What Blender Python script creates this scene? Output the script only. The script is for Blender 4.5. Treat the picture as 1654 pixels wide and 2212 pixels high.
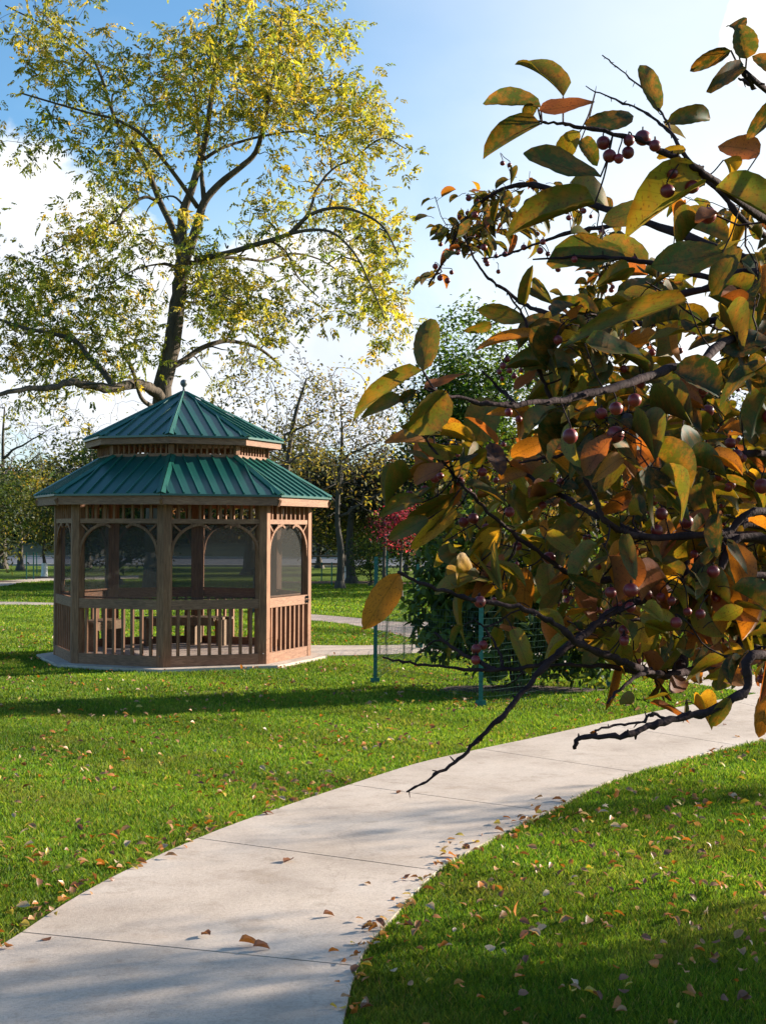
import bpy, math, random
import numpy as np
from mathutils import Vector, Matrix, Euler
rng = np.random.default_rng(7)
random.seed(7)
for o in list(bpy.data.objects): bpy.data.objects.remove(o)
S = bpy.context.scene
COL = S.collection
PI = math.pi
R = math.radians

# ------------------------------------------------------------------ camera
H0 = 1.84
F = 3015.0                                   # focal length in photo units (photo 1654 x 2212)
PITCH, ROLL = 0.0115, 0.005
cam_d = bpy.data.cameras.new('camera'); cam = bpy.data.objects.new('camera', cam_d); COL.objects.link(cam)
cam_d.sensor_fit = 'HORIZONTAL'; cam_d.sensor_width = 36.0; cam_d.lens = F/1654*36.0
cam_d.clip_start = 0.05; cam_d.clip_end = 3000
CM = Matrix.Rotation(PI/2+PITCH, 4, 'X') @ Matrix.Rotation(ROLL, 4, 'Z')
cam.matrix_world = Matrix.Translation((0, 0, H0)) @ CM
S.camera = cam
CR = np.array(CM.to_3x3())

# ------------------------------------------------------------------ light
SUN_AZ, SUN_EL = R(24), R(17)                # azimuth measured from +X towards +Y
sund = np.array([math.cos(SUN_EL)*math.cos(SUN_AZ), math.cos(SUN_EL)*math.sin(SUN_AZ), math.sin(SUN_EL)])
sl = bpy.data.lights.new('sun', 'SUN'); sl.energy = 5.0; sl.angle = R(0.6); sl.color = (1.0, 0.90, 0.74)
so = bpy.data.objects.new('sun', sl); COL.objects.link(so); so.location = (20, 10, 20)
so.rotation_euler = Vector(sund).to_track_quat('Z', 'Y').to_euler()

W = bpy.data.worlds.new('World'); S.world = W; W.use_nodes = True
nt = W.node_tree; nt.nodes.clear()
def N(nt, typ, **kw):
    n = nt.nodes.new(typ)
    for k, v in kw.items():
        if k.startswith('_'): setattr(n, k[1:], v)
        else:
            n.inputs[k if not k.isdigit() else int(k)].default_value = v
    return n
def L(nt, a, ao, b, bi): nt.links.new(a.outputs[ao], b.inputs[bi])
sky = N(nt, 'ShaderNodeTexSky', _sky_type='NISHITA', _sun_disc=False, _sun_elevation=SUN_EL,
        _sun_rotation=PI/2-SUN_AZ, _air_density=1.0, _dust_density=0.6, _ozone_density=2.2)
geo = N(nt, 'ShaderNodeTexCoord')
def vmath(op, a=None, b=None):
    n = nt.nodes.new('ShaderNodeVectorMath'); n.operation = op
    if isinstance(a, tuple): n.inputs[0].default_value = a
    elif a is not None: nt.links.new(a, n.inputs[0])
    if isinstance(b, tuple): n.inputs[1].default_value = b
    elif b is not None: nt.links.new(b, n.inputs[1])
    return n
def m_(op, a, b=None, c=None):
    n = nt.nodes.new('ShaderNodeMath'); n.operation = op
    for i, v in enumerate((a, b, c)):
        if v is None: continue
        if isinstance(v, (int, float)): n.inputs[i].default_value = v
        else: nt.links.new(v, n.inputs[i])
    return n.outputs[0]
def ss(v, lo, hi):
    n = nt.nodes.new('ShaderNodeMapRange'); n.interpolation_type = 'SMOOTHSTEP'
    nt.links.new(v, n.inputs['Value']); n.inputs['From Min'].default_value = lo; n.inputs['From Max'].default_value = hi
    return n.outputs[0]
D = geo.outputs['Generated']
def pxdir(x, y):
    v = CR @ np.array([(x-827)/F, -(y-1106)/F, -1.0]); return tuple(v/np.linalg.norm(v))
noi = N(nt, 'ShaderNodeTexNoise', Scale=7.5, Detail=7.0, Roughness=0.62, Distortion=0.35); L(nt, geo, 'Generated', noi, 'Vector')
noi2 = N(nt, 'ShaderNodeTexNoise', Scale=2.6, Detail=5.0, Roughness=0.55); 
mp = N(nt, 'ShaderNodeMapping', Location=(2.3, 0.4, 1.1), Scale=(1, 1, 2.2)); L(nt, geo, 'Generated', mp, 'Vector'); L(nt, mp, 'Vector', noi2, 'Vector')
def blob(x, y, r, stretch=(1, 1, 1)):
    c = pxdir(x, y)
    d = vmath('SUBTRACT', D, c); d2 = vmath('MULTIPLY', d.outputs[0], stretch)
    ln = nt.nodes.new('ShaderNodeVectorMath'); ln.operation = 'LENGTH'; nt.links.new(d2.outputs[0], ln.inputs[0])
    return m_('SUBTRACT', 1.0, m_('DIVIDE', ln.outputs['Value'], r/F))   # 1 at the centre, 0 at the rim
sep = N(nt, 'ShaderNodeSeparateXYZ'); nt.links.new(D, sep.inputs[0])
nz = m_('SUBTRACT', noi.outputs['Fac'], 0.5)
nz2 = m_('SUBTRACT', noi2.outputs['Fac'], 0.5)
b1 = blob(20, 620, 360, (1, 1, 1.15))
b2 = blob(300, 800, 330, (1, 1, 1.2))
b3 = blob(640, 760, 330, (1, 1, 1.3))
b4 = blob(1720, 60, 150, (1, 1, 1))
bm = m_('MAXIMUM', m_('MAXIMUM', b1, b2), m_('MAXIMUM', b3, b4))
cum = ss(m_('ADD', bm, m_('MULTIPLY', nz, 1.1)), -0.02, 0.16)
# soft veil of white cloud towards the sun and the horizon
veil = m_('ADD', m_('MULTIPLY', ss(sep.outputs[0], -0.16, 0.24), 0.64), m_('ADD', m_('MULTIPLY', nz2, 0.5), m_('MULTIPLY', ss(sep.outputs[2], 0.34, 0.06), 0.50)))
veil = m_('MINIMUM', m_('MAXIMUM', veil, 0.0), 0.97)
low = m_('MULTIPLY', ss(sep.outputs[2], 0.20, 0.03), m_('ADD', 0.62, m_('MULTIPLY', nz, 2.0)))
cl = m_('MULTIPLY', m_('MAXIMUM', cum, m_('MAXIMUM', veil, low)), ss(sep.outputs[1], 0.2, 0.75))
front = ss(sep.outputs[2], -0.02, 0.02)
skyc = N(nt, 'ShaderNodeMixRGB', _blend_type='MULTIPLY', Fac=1.0, Color2=(0.94, 1.28, 1.44, 1)); L(nt, sky, 0, skyc, 'Color1')
mix = N(nt, 'ShaderNodeMixRGB'); nt.links.new(cl, mix.inputs['Fac']); L(nt, skyc, 0, mix.inputs['Color1'].node, 'Color1')
shade = N(nt, 'ShaderNodeMixRGB', Color1=(5.4, 5.9, 6.7, 1), Color2=(7.2, 7.3, 7.3, 1)); nt.links.new(ss(m_('ADD', nz, m_('MULTIPLY', sep.outputs[2], 1.2)), -0.05, 0.32), shade.inputs['Fac'])
L(nt, shade, 0, mix, 'Color2')
bg = N(nt, 'ShaderNodeBackground', Strength=0.055); L(nt, mix, 0, bg, 'Color')
out = N(nt, 'ShaderNodeOutputWorld'); L(nt, bg, 0, out, 'Surface')
S.view_settings.view_transform = 'Standard'; S.view_settings.look = 'None'; S.view_settings.gamma = 1
S.view_settings.exposure = 1.6
S.render.engine = 'CYCLES'
S.cycles.max_bounces = 8; S.cycles.transparent_max_bounces = 16; S.cycles.transmission_bounces = 4; S.cycles.diffuse_bounces = 3

# ------------------------------------------------------------------ helpers
def at(x, y, Y):
    """point seen at photo position x, y that lies Y metres ahead"""
    v = CR @ np.array([(x-827)/F, -(y-1106)/F, -1.0])
    return v*(Y/v[1]) + np.array([0, 0, H0])
def gd(x, y, z=0.0):
    v = CR @ np.array([(x-827)/F, -(y-1106)/F, -1.0])
    t = (z-H0)/v[2]; return v*t + np.array([0, 0, H0])
def link(o, parent=None):
    COL.objects.link(o)
    if parent is not None: o.parent = parent
    return o
def tag(o, label=None, cat=None, group=None, kind=None):
    if label: o['label'] = label
    if cat: o['category'] = cat
    if group: o['group'] = group
    if kind: o['kind'] = kind
    return o
def thing(name, label, cat, loc=(0, 0, 0), rz=0, group=None):
    o = bpy.data.objects.new(name, None); o.empty_display_size = 0.2; link(o)
    o.location = tuple(float(c) for c in loc); o.rotation_euler = (0, 0, rz)
    return tag(o, label, cat, group)
class MB:
    def __init__(s): s.v = []; s.f = []; s.n = 0; s.off = np.zeros(3)
    def add(s, verts, faces):
        b = s.n; s.v.append(np.asarray(verts, float)); s.n += len(verts)
        s.f += [tuple(b+i for i in f) for f in faces]
    def box(s, c, h, M=None):
        c = np.array(c, float); h = np.array(h, float)
        sg = np.array([(-1,-1,-1),(1,-1,-1),(1,1,-1),(-1,1,-1),(-1,-1,1),(1,-1,1),(1,1,1),(-1,1,1)])*h
        if M is not None: sg = sg @ np.array(M).T
        s.add(sg+c, [(0,3,2,1),(4,5,6,7),(0,1,5,4),(1,2,6,5),(2,3,7,6),(3,0,4,7)])
    def bar(s, a, b, w, d, up=(0, 0, 1)):
        """rectangular bar from a to b; w across, d along up"""
        a = np.array(a, float); b = np.array(b, float); t = b-a; ln = np.linalg.norm(t); t /= ln
        up = np.array(up, float); sd = np.cross(t, up); sd /= np.linalg.norm(sd); u = np.cross(sd, t)
        s.box((a+b)/2, (ln/2, w/2, d/2), np.array([t, sd, u]).T)
    def prism(s, poly, z0, z1):
        n = len(poly); v = [(p[0], p[1], z0) for p in poly]+[(p[0], p[1], z1) for p in poly]
        s.add(v, [tuple(range(n))[::-1], tuple(range(n, 2*n))]+[(i, (i+1) % n, n+(i+1) % n, n+i) for i in range(n)])
    def tube(s, pts, rad, n=6, cap=True):
        pts = np.asarray(pts, float); k = len(pts); rad = np.broadcast_to(np.asarray(rad, float), (k,))
        T = np.gradient(pts, axis=0); T /= np.linalg.norm(T, axis=1)[:, None]+1e-12
        ref = np.array([0, 0, 1.0]) if abs(T[0][2]) < 0.9 else np.array([1.0, 0, 0])
        u = np.cross(T[0], ref); u /= np.linalg.norm(u)
        ang = np.arange(n)*2*PI/n; V = []
        for i in range(k):
            u = u-T[i]*np.dot(u, T[i]); u /= np.linalg.norm(u)+1e-12; w = np.cross(T[i], u)
            V.append(pts[i]+rad[i]*(np.cos(ang)[:, None]*u+np.sin(ang)[:, None]*w))
        fs = []
        for i in range(k-1):
            for j in range(n):
                j2 = (j+1) % n; fs.append((i*n+j, i*n+j2, (i+1)*n+j2, (i+1)*n+j))
        if cap: fs.append(tuple(range(n))[::-1]); fs.append(tuple((k-1)*n+j for j in range(n)))
        s.add(np.concatenate(V), fs)
    def lathe(s, c, prof, n=16):
        c = np.array(c, float); ang = np.arange(n)*2*PI/n; V = []
        for r, z in prof: V.append(np.stack([c[0]+r*np.cos(ang), c[1]+r*np.sin(ang), np.full(n, c[2]+z)], 1))
        k = len(prof); fs = [(i*n+j, i*n+(j+1) % n, (i+1)*n+(j+1) % n, (i+1)*n+j) for i in range(k-1) for j in range(n)]
        fs += [tuple(range(n))[::-1], tuple((k-1)*n+j for j in range(n))]
        s.add(np.concatenate(V), fs)
    def build(s, name, mat, parent=None, smooth=False, origin=None):
        me = bpy.data.meshes.new(name)
        v = np.concatenate(s.v) if s.v else np.zeros((0, 3))
        if origin is not None: v = v-np.array(origin)
        me.from_pydata(v.tolist(), [], s.f); me.update()
        if smooth: me.polygons.foreach_set('use_smooth', [True]*len(me.polygons))
        me.materials.append(mat)
        o = bpy.data.objects.new(name, me); link(o, parent)
        if origin is not None and parent is None: o.location = tuple(float(c) for c in origin)
        return o
def crom(pts, k=4):
    """Catmull-Rom resampling; rows may carry extra channels"""
    p = np.asarray(pts, float)
    if len(p) < 3: 
        t = np.linspace(0, 1, k+1)[:, None]; return p[0]*(1-t)+p[-1]*t
    q = np.vstack([2*p[0]-p[1], p, 2*p[-1]-p[-2]]); o = []
    for i in range(1, len(q)-2):
        for t in np.arange(k)/k:
            a, b, c, d = q[i-1], q[i], q[i+1], q[i+2]
            o.append(.5*((2*b)+(c-a)*t+(2*a-5*b+4*c-d)*t*t+(-a+3*b-3*c+d)*t**3))
    o.append(p[-1]); return np.array(o)
def fast_mesh(name, V, Fc, mat, cols=None, luv=None, smooth=False, parent=None):
    """V (n,3); Fc (m,k) same-size faces; per-vertex colour and leaf coordinates"""
    me = bpy.data.meshes.new(name); n = len(V); m, k = Fc.shape
    me.vertices.add(n); me.vertices.foreach_set('co', V.astype(np.float32).ravel())
    me.loops.add(m*k); me.loops.foreach_set('vertex_index', Fc.astype(np.int32).ravel())
    me.polygons.add(m); me.polygons.foreach_set('loop_start', (np.arange(m)*k).astype(np.int32))
    me.polygons.foreach_set('loop_total', np.full(m, k, np.int32))
    if smooth: me.polygons.foreach_set('use_smooth', np.ones(m, bool))
    me.update(calc_edges=True)
    if cols is not None:
        a = me.color_attributes.new('tint', 'FLOAT_COLOR', 'POINT')
        a.data.foreach_set('color', np.concatenate([cols, np.ones((n, 1))], 1).astype(np.float32).ravel())
    if luv is not None:
        a = me.attributes.new('leafco', 'FLOAT_VECTOR', 'POINT'); a.data.foreach_set('vector', luv.astype(np.float32).ravel())
    me.materials.append(mat)
    o = bpy.data.objects.new(name, me); link(o, parent); return o

# leaf templates: rows (x across, y along, z up), faces quads, unit length & unit width
def ovate(ns=7, fold=0.18, curl=0.25, blunt=.62, ripple=0.0, twist=0.0, serr=0.0):
    V = []
    for i in range(ns+1):
        t = i/ns; w = max(.012, (4*t**.88*(1-t**.88))**blunt*.5) if 0 < t < 1 else 0.012
        wl = w*(1+serr*(i % 2)); z = -curl*t*t; tw = twist*t
        zl = z+fold*w+ripple*math.sin(t*11); zr = z+fold*w+ripple*math.sin(t*9+2)
        V += [(-wl*math.cos(tw), t, zl-wl*math.sin(tw)), (0, t, z), (wl*math.cos(tw), t, zr+wl*math.sin(tw))]
    Fq = []
    for i in range(ns):
        a = 3*i; Fq += [(a, a+1, a+4, a+3), (a+1, a+2, a+5, a+4)]
    return np.array(V), np.array(Fq)
OV = [ovate(12, f, c, bl, rp, tw, .05) for f, c, bl, rp, tw in ((.25, .22, .6, .012, .2), (.5, .45, .5, .03, -.3), (.15, -.12, .7, .02, .3), (.8, .12, .55, .015, 0), (.35, .7, .62, .03, .7), (1.3, .3, .6, .02, -.2), (.3, .15, .45, .035, .5))]
LANCE = (np.array([(0, 0, 0), (.5, .42, .1), (0, 1, -.12), (-.5, .42, .1)]), np.array([(0, 1, 2, 3)]))
OVL = ovate(3, .3, .3)
def norm(a): return a/(np.linalg.norm(a, axis=-1, keepdims=True)+1e-12)
def inst(tpl, P, dirv, up, ln, wd):
    """place a template n times -> V, F, leaf coords"""
    tv, tf = tpl; n = len(P); y = norm(dirv); x = norm(np.cross(y, up)); z = np.cross(x, y)
    V = P[:, None]+tv[None, :, 0:1]*(x*wd[:, None])[:, None]+tv[None, :, 1:2]*(y*ln[:, None])[:, None]+tv[None, :, 2:3]*(z*ln[:, None])[:, None]
    k = len(tv); Fc = (tf[None]+(np.arange(n)*k)[:, None, None]).reshape(-1, tf.shape[1])
    luv = np.zeros((n, k, 3)); luv[:, :, 0] = tv[None, :, 0]; luv[:, :, 1] = tv[None, :, 1]; luv[:, :, 2] = rng.random((n, 1))
    return V.reshape(-1, 3), Fc, luv.reshape(-1, 3), k
def rvec(n): return norm(rng.normal(size=(n, 3)))
def pick(cols, n, wts=None, jit=0.18):
    c = np.array(cols, float)[rng.choice(len(cols), n, p=None if wts is None else np.array(wts)/np.sum(wts))]
    return np.clip(c*(1+rng.normal(size=(n, 1))*jit)*(1+rng.normal(size=(n, 3))*jit*.35), 0.002, .9)

# ------------------------------------------------------------------ materials
def newmat(name):
    m = bpy.data.materials.new(name); m.use_nodes = True; t = m.node_tree; t.nodes.clear()
    return m, t, N(t, 'ShaderNodeOutputMaterial')
def ramp(t, stops):
    n = t.nodes.new('ShaderNodeValToRGB'); e = n.color_ramp.elements
    while len(e) < len(stops): e.new(0.5)
    for i, (p, c) in enumerate(stops): e[i].position = p; e[i].color = (*c, 1)
    return n
def solid(name, c1, c2, scale=8, rough=.6, bump=.1, bscale=None, metallic=0, spec=.5, stretch=(1, 1, 1), coord='Object', detail=6, bdist=.01):
    m, t, o = newmat(name); p = N(t, 'ShaderNodeBsdfPrincipled', Roughness=rough, Metallic=metallic); p.inputs['Specular IOR Level'].default_value = spec
    tc = N(t, 'ShaderNodeTexCoord'); mp = N(t, 'ShaderNodeMapping', Scale=stretch); L(t, tc, coord, mp, 'Vector')
    n = N(t, 'ShaderNodeTexNoise', Scale=scale, Detail=detail, Roughness=.6); L(t, mp, 0, n, 'Vector')
    r = ramp(t, [(.3, c1), (.7, c2)]); L(t, n, 'Fac', r, 'Fac'); L(t, r, 0, p, 'Base Color')
    n2 = N(t, 'ShaderNodeTexNoise', Scale=bscale or scale*4, Detail=4.0); L(t, mp, 0, n2, 'Vector')
    b = N(t, 'ShaderNodeBump', Strength=bump, Distance=bdist); L(t, n2, 'Fac', b, 'Height'); L(t, b, 0, p, 'Normal')
    L(t, p, 0, o, 'Surface'); return m
def leafmat(name, trans=.4, gloss=.08, blotch=(.30, .10, .015), blot=.0, veins=0.0, rough=.45):
    m, t, o = newmat(name)
    at_ = N(t, 'ShaderNodeAttribute', _attribute_name='tint'); col = at_.outputs['Color']
    if blot or veins:
        lc = N(t, 'ShaderNodeAttribute', _attribute_name='leafco')
        mp = N(t, 'ShaderNodeMapping', Scale=(1, 1.6, 37)); L(t, lc, 'Vector', mp, 'Vector')
        n = N(t, 'ShaderNodeTexNoise', Scale=3.2, Detail=5.0, Roughness=.7); L(t, mp, 0, n, 'Vector')
        r = ramp(t, [(.44, (0, 0, 0)), (.66, (1, 1, 1))]); L(t, n, 'Fac', r, 'Fac')
        mx = N(t, 'ShaderNodeMixRGB', Color2=(*blotch, 1)); t.links.new(col, mx.inputs['Color1'])
        ml = N(t, 'ShaderNodeMath', _operation='MULTIPLY'); L(t, r, 0, ml, 0); ml.inputs[1].default_value = blot; L(t, ml, 0, mx, 'Fac')
        # small dark spots
        v = N(t, 'ShaderNodeTexNoise', Scale=17.0, Detail=1.0); L(t, mp, 0, v, 'Vector')
        r2 = ramp(t, [(.61, (0, 0, 0)), (.67, (1, 1, 1))]); L(t, v, 'Fac', r2, 'Fac')
        mx2 = N(t, 'ShaderNodeMixRGB', Color2=(.09, .025, .008, 1)); L(t, mx, 0, mx2, 'Color1')
        ml2 = N(t, 'ShaderNodeMath', _operation='MULTIPLY'); L(t, r2, 0, ml2, 0); ml2.inputs[1].default_value = blot; L(t, ml2, 0, mx2, 'Fac')
        # midrib and side veins from the leaf's own coordinates
        sx = N(t, 'ShaderNodeSeparateXYZ'); L(t, lc, 'Vector', sx, 0)
        ab = N(t, 'ShaderNodeMath', _operation='ABSOLUTE'); L(t, sx, 'X', ab, 0)
        mm = N(t, 'ShaderNodeMath', _operation='MULTIPLY_ADD'); L(t, ab, 0, mm, 0); mm.inputs[1].default_value = -1.1; L(t, sx, 'Y', mm, 2)
        m2 = N(t, 'ShaderNodeMath', _operation='MULTIPLY'); L(t, mm, 0, m2, 0); m2.inputs[1].default_value = 48.0
        sn = N(t, 'ShaderNodeMath', _operation='SINE'); L(t, m2, 0, sn, 0)
        vr = ramp(t, [(.90, (0, 0, 0)), (1.0, (.5, .5, .5))]); L(t, sn, 0, vr, 'Fac')
        mr = ramp(t, [(.0, (1, 1, 1)), (.035, (0, 0, 0))]); L(t, ab, 0, mr, 'Fac')
        ad = N(t, 'ShaderNodeMixRGB', _blend_type='LIGHTEN', Fac=1.0); L(t, vr, 0, ad, 'Color1'); L(t, mr, 0, ad, 'Color2')
        mv = N(t, 'ShaderNodeMixRGB', _blend_type='MULTIPLY', Color2=(.55, .62, .5, 1)); L(t, mx2, 0, mv, 'Color1')
        mlv = N(t, 'ShaderNodeMath', _operation='MULTIPLY'); L(t, ad, 0, mlv, 0); mlv.inputs[1].default_value = veins; L(t, mlv, 0, mv, 'Fac')
        col = mv.outputs[0]
    d = N(t, 'ShaderNodeBsdfDiffuse'); t.links.new(col, d.inputs['Color'])
    tr = N(t, 'ShaderNodeBsdfTranslucent'); br = N(t, 'ShaderNodeMixRGB', _blend_type='MULTIPLY', Fac=1.0, Color2=(1.5, 1.35, .7, 1)); t.links.new(col, br.inputs['Color1']); L(t, br, 0, tr, 'Color')
    mxs = N(t, 'ShaderNodeMixShader', Fac=trans); L(t, d, 0, mxs, 1); L(t, tr, 0, mxs, 2)
    g = N(t, 'ShaderNodeBsdfGlossy', Roughness=rough); g.inputs['Color'].default_value = (.9, .95, 1, 1)
    ms = N(t, 'ShaderNodeMixShader', Fac=gloss); L(t, mxs, 0, ms, 1); L(t, g, 0, ms, 2)
    L(t, ms, 0, o, 'Surface'); return m
M_leaf = leafmat('tree_leaf', .45, .018, rough=.6)
M_crab = leafmat('crabapple_leaf', .40, .025, blot=.62, veins=.9, rough=.6)
M_fall = leafmat('dry_leaf', .25, .04, blot=.5, veins=.3)
M_blade = leafmat('grass_blade', .45, .012, rough=.55)
M_bark = solid('walnut_bark', (.035, .024, .016), (.11, .080, .055), 6, .9, .7, 18, stretch=(1, 1, .25), bdist=.03)
M_barkg = solid('grey_bark', (.03, .024, .019), (.085, .068, .052), 8, .9, .5, 20, stretch=(1, 1, .3), bdist=.02)
M_twig = solid('crabapple_bark', (.014, .007, .009), (.055, .028, .030), 40, .85, .8, 160, bdist=.003, spec=.12)
M_wood = None

def woodmat(name, a, b, c, axis_stretch):
    m, t, o = newmat(name); p = N(t, 'ShaderNodeBsdfPrincipled', Roughness=.72); p.inputs['Specular IOR Level'].default_value = .3
    tc = N(t, 'ShaderNodeTexCoord'); mp = N(t, 'ShaderNodeMapping', Scale=axis_stretch); L(t, tc, 'Object', mp, 'Vector')
    n = N(t, 'ShaderNodeTexNoise', Scale=9.0, Detail=8.0, Roughness=.65, Distortion=.4); L(t, mp, 0, n, 'Vector')
    r = ramp(t, [(.25, a), (.52, b), (.8, c)]); L(t, n, 'Fac', r, 'Fac')
    n3 = N(t, 'ShaderNodeTexNoise', Scale=1.3, Detail=3.0); L(t, tc, 'Object', n3, 'Vector')
    r3 = ramp(t, [(.3, (.72, .72, .74)), (.7, (1.05, 1.0, .95))]); L(t, n3, 'Fac', r3, 'Fac')
    mx = N(t, 'ShaderNodeMixRGB', _blend_type='MULTIPLY', Fac=1.0); L(t, r, 0, mx, 'Color1'); L(t, r3, 0, mx, 'Color2'); L(t, mx, 0, p, 'Base Color')
    b_ = N(t, 'ShaderNodeBump', Strength=.35, Distance=.003); L(t, n, 'Fac', b_, 'Height'); L(t, b_, 0, p, 'Normal')
    L(t, p, 0, o, 'Surface'); return m
M_wv = woodmat('weathered_wood_upright', (.10, .042, .021), (.245, .112, .058), (.44, .24, .135), (6, 6, .5))
M_wh = woodmat('weathered_wood_board', (.12, .055, .032), (.265, .132, .078), (.44, .25, .155), (1.2, 1.2, 9))
M_seat = woodmat('bench_wood', (.10, .06, .035), (.19, .12, .07), (.28, .18, .11), (2, 2, 6))
M_roof = solid('green_metal_roof', (.007, .055, .048), (.014, .088, .070), 1.6, .30, .05, 30, metallic=.0, spec=.6, bdist=.002)
M_cap = solid('green_metal_trim', (.012, .085, .060), (.02, .12, .085), 2.0, .32, .03, 30, spec=.6, bdist=.002)
M_grey = solid('grey_metal', (.08, .085, .09), (.15, .15, .155), 6, .5, .05, 30, metallic=.3)
M_black = solid('black_metal', (.01, .01, .012), (.03, .03, .03), 6, .4, .05, 30)
M_teal = solid('green_post_paint', (.005, .085, .068), (.012, .15, .12), 25, .5, .1, 60, spec=.5)
M_wire = solid('green_wire', (.02, .06, .04), (.06, .11, .08), 30, .4, .0, 30, metallic=.2)
M_white = solid('white_guard', (.55, .55, .52), (.8, .8, .77), 9, .7, .2, 30)
M_berry = solid('berry_skin', (.11, .008, .013), (.26, .018, .022), 60, .42, .03, 200, spec=.5, bdist=.0005)
M_darkberry = solid('shrivelled_berry_skin', (.016, .008, .006), (.05, .02, .012), 60, .6, .6, 200, bdist=.001)

def screenmat():
    m, t, o = newmat('insect_screen'); d = N(t, 'ShaderNodeBsdfDiffuse', Color=(.062, .060, .057, 1)); tr = N(t, 'ShaderNodeBsdfTransparent', Color=(1, 1, 1, 1))
    tl = N(t, 'ShaderNodeBsdfTranslucent', Color=(.06, .06, .055, 1)); mm = N(t, 'ShaderNodeMixShader', Fac=.2); L(t, d, 0, mm, 1); L(t, tl, 0, mm, 2)
    tc = N(t, 'ShaderNodeTexCoord'); n = N(t, 'ShaderNodeTexNoise', Scale=2.0, Detail=3.0); L(t, tc, 'Object', n, 'Vector')
    r = N(t, 'ShaderNodeMapRange'); L(t, n, 'Fac', r, 'Value'); r.inputs['To Min'].default_value = .44; r.inputs['To Max'].default_value = .56
    mx = N(t, 'ShaderNodeMixShader'); L(t, r, 0, mx, 'Fac'); L(t, mm, 0, mx, 2); L(t, tr, 0, mx, 1); L(t, mx, 0, o, 'Surface'); return m
M_screen = screenmat()

def lawnmat():
    m, t, o = newmat('lawn'); p = N(t, 'ShaderNodeBsdfPrincipled', Roughness=.95); p.inputs['Specular IOR Level'].default_value = .1
    tc = N(t, 'ShaderNodeTexCoord')
    n1 = N(t, 'ShaderNodeTexNoise', Scale=.35, Detail=6.0, Roughness=.6); L(t, tc, 'Object', n1, 'Vector')
    mp = N(t, 'ShaderNodeMapping', Scale=(1, .45, 1)); L(t, tc, 'Object', mp, 'Vector')
    n2 = N(t, 'ShaderNodeTexNoise', Scale=22.0, Detail=6.0, Roughness=.75); L(t, mp, 0, n2, 'Vector')
    r1 = ramp(t, [(.3, (.06, .105, .010)), (.55, (.10, .15, .014)), (.75, (.15, .175, .024))]); L(t, n1, 'Fac', r1, 'Fac')
    r2 = ramp(t, [(.28, (.42, .45, .4)), (.55, (1, 1, 1)), (.78, (1.5, 1.45, 1.5))]); L(t, n2, 'Fac', r2, 'Fac')
    mx = N(t, 'ShaderNodeMixRGB', _blend_type='MULTIPLY', Fac=1.0); L(t, r1, 0, mx, 'Color1'); L(t, r2, 0, mx, 'Color2')
    L(t, mx, 0, p, 'Base Color')
    b = N(t, 'ShaderNodeBump', Strength=1.0, Distance=.05); L(t, n2, 'Fac', b, 'Height'); L(t, b, 0, p, 'Normal'); L(t, p, 0, o, 'Surface'); return m
M_lawn = lawnmat()
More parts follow.
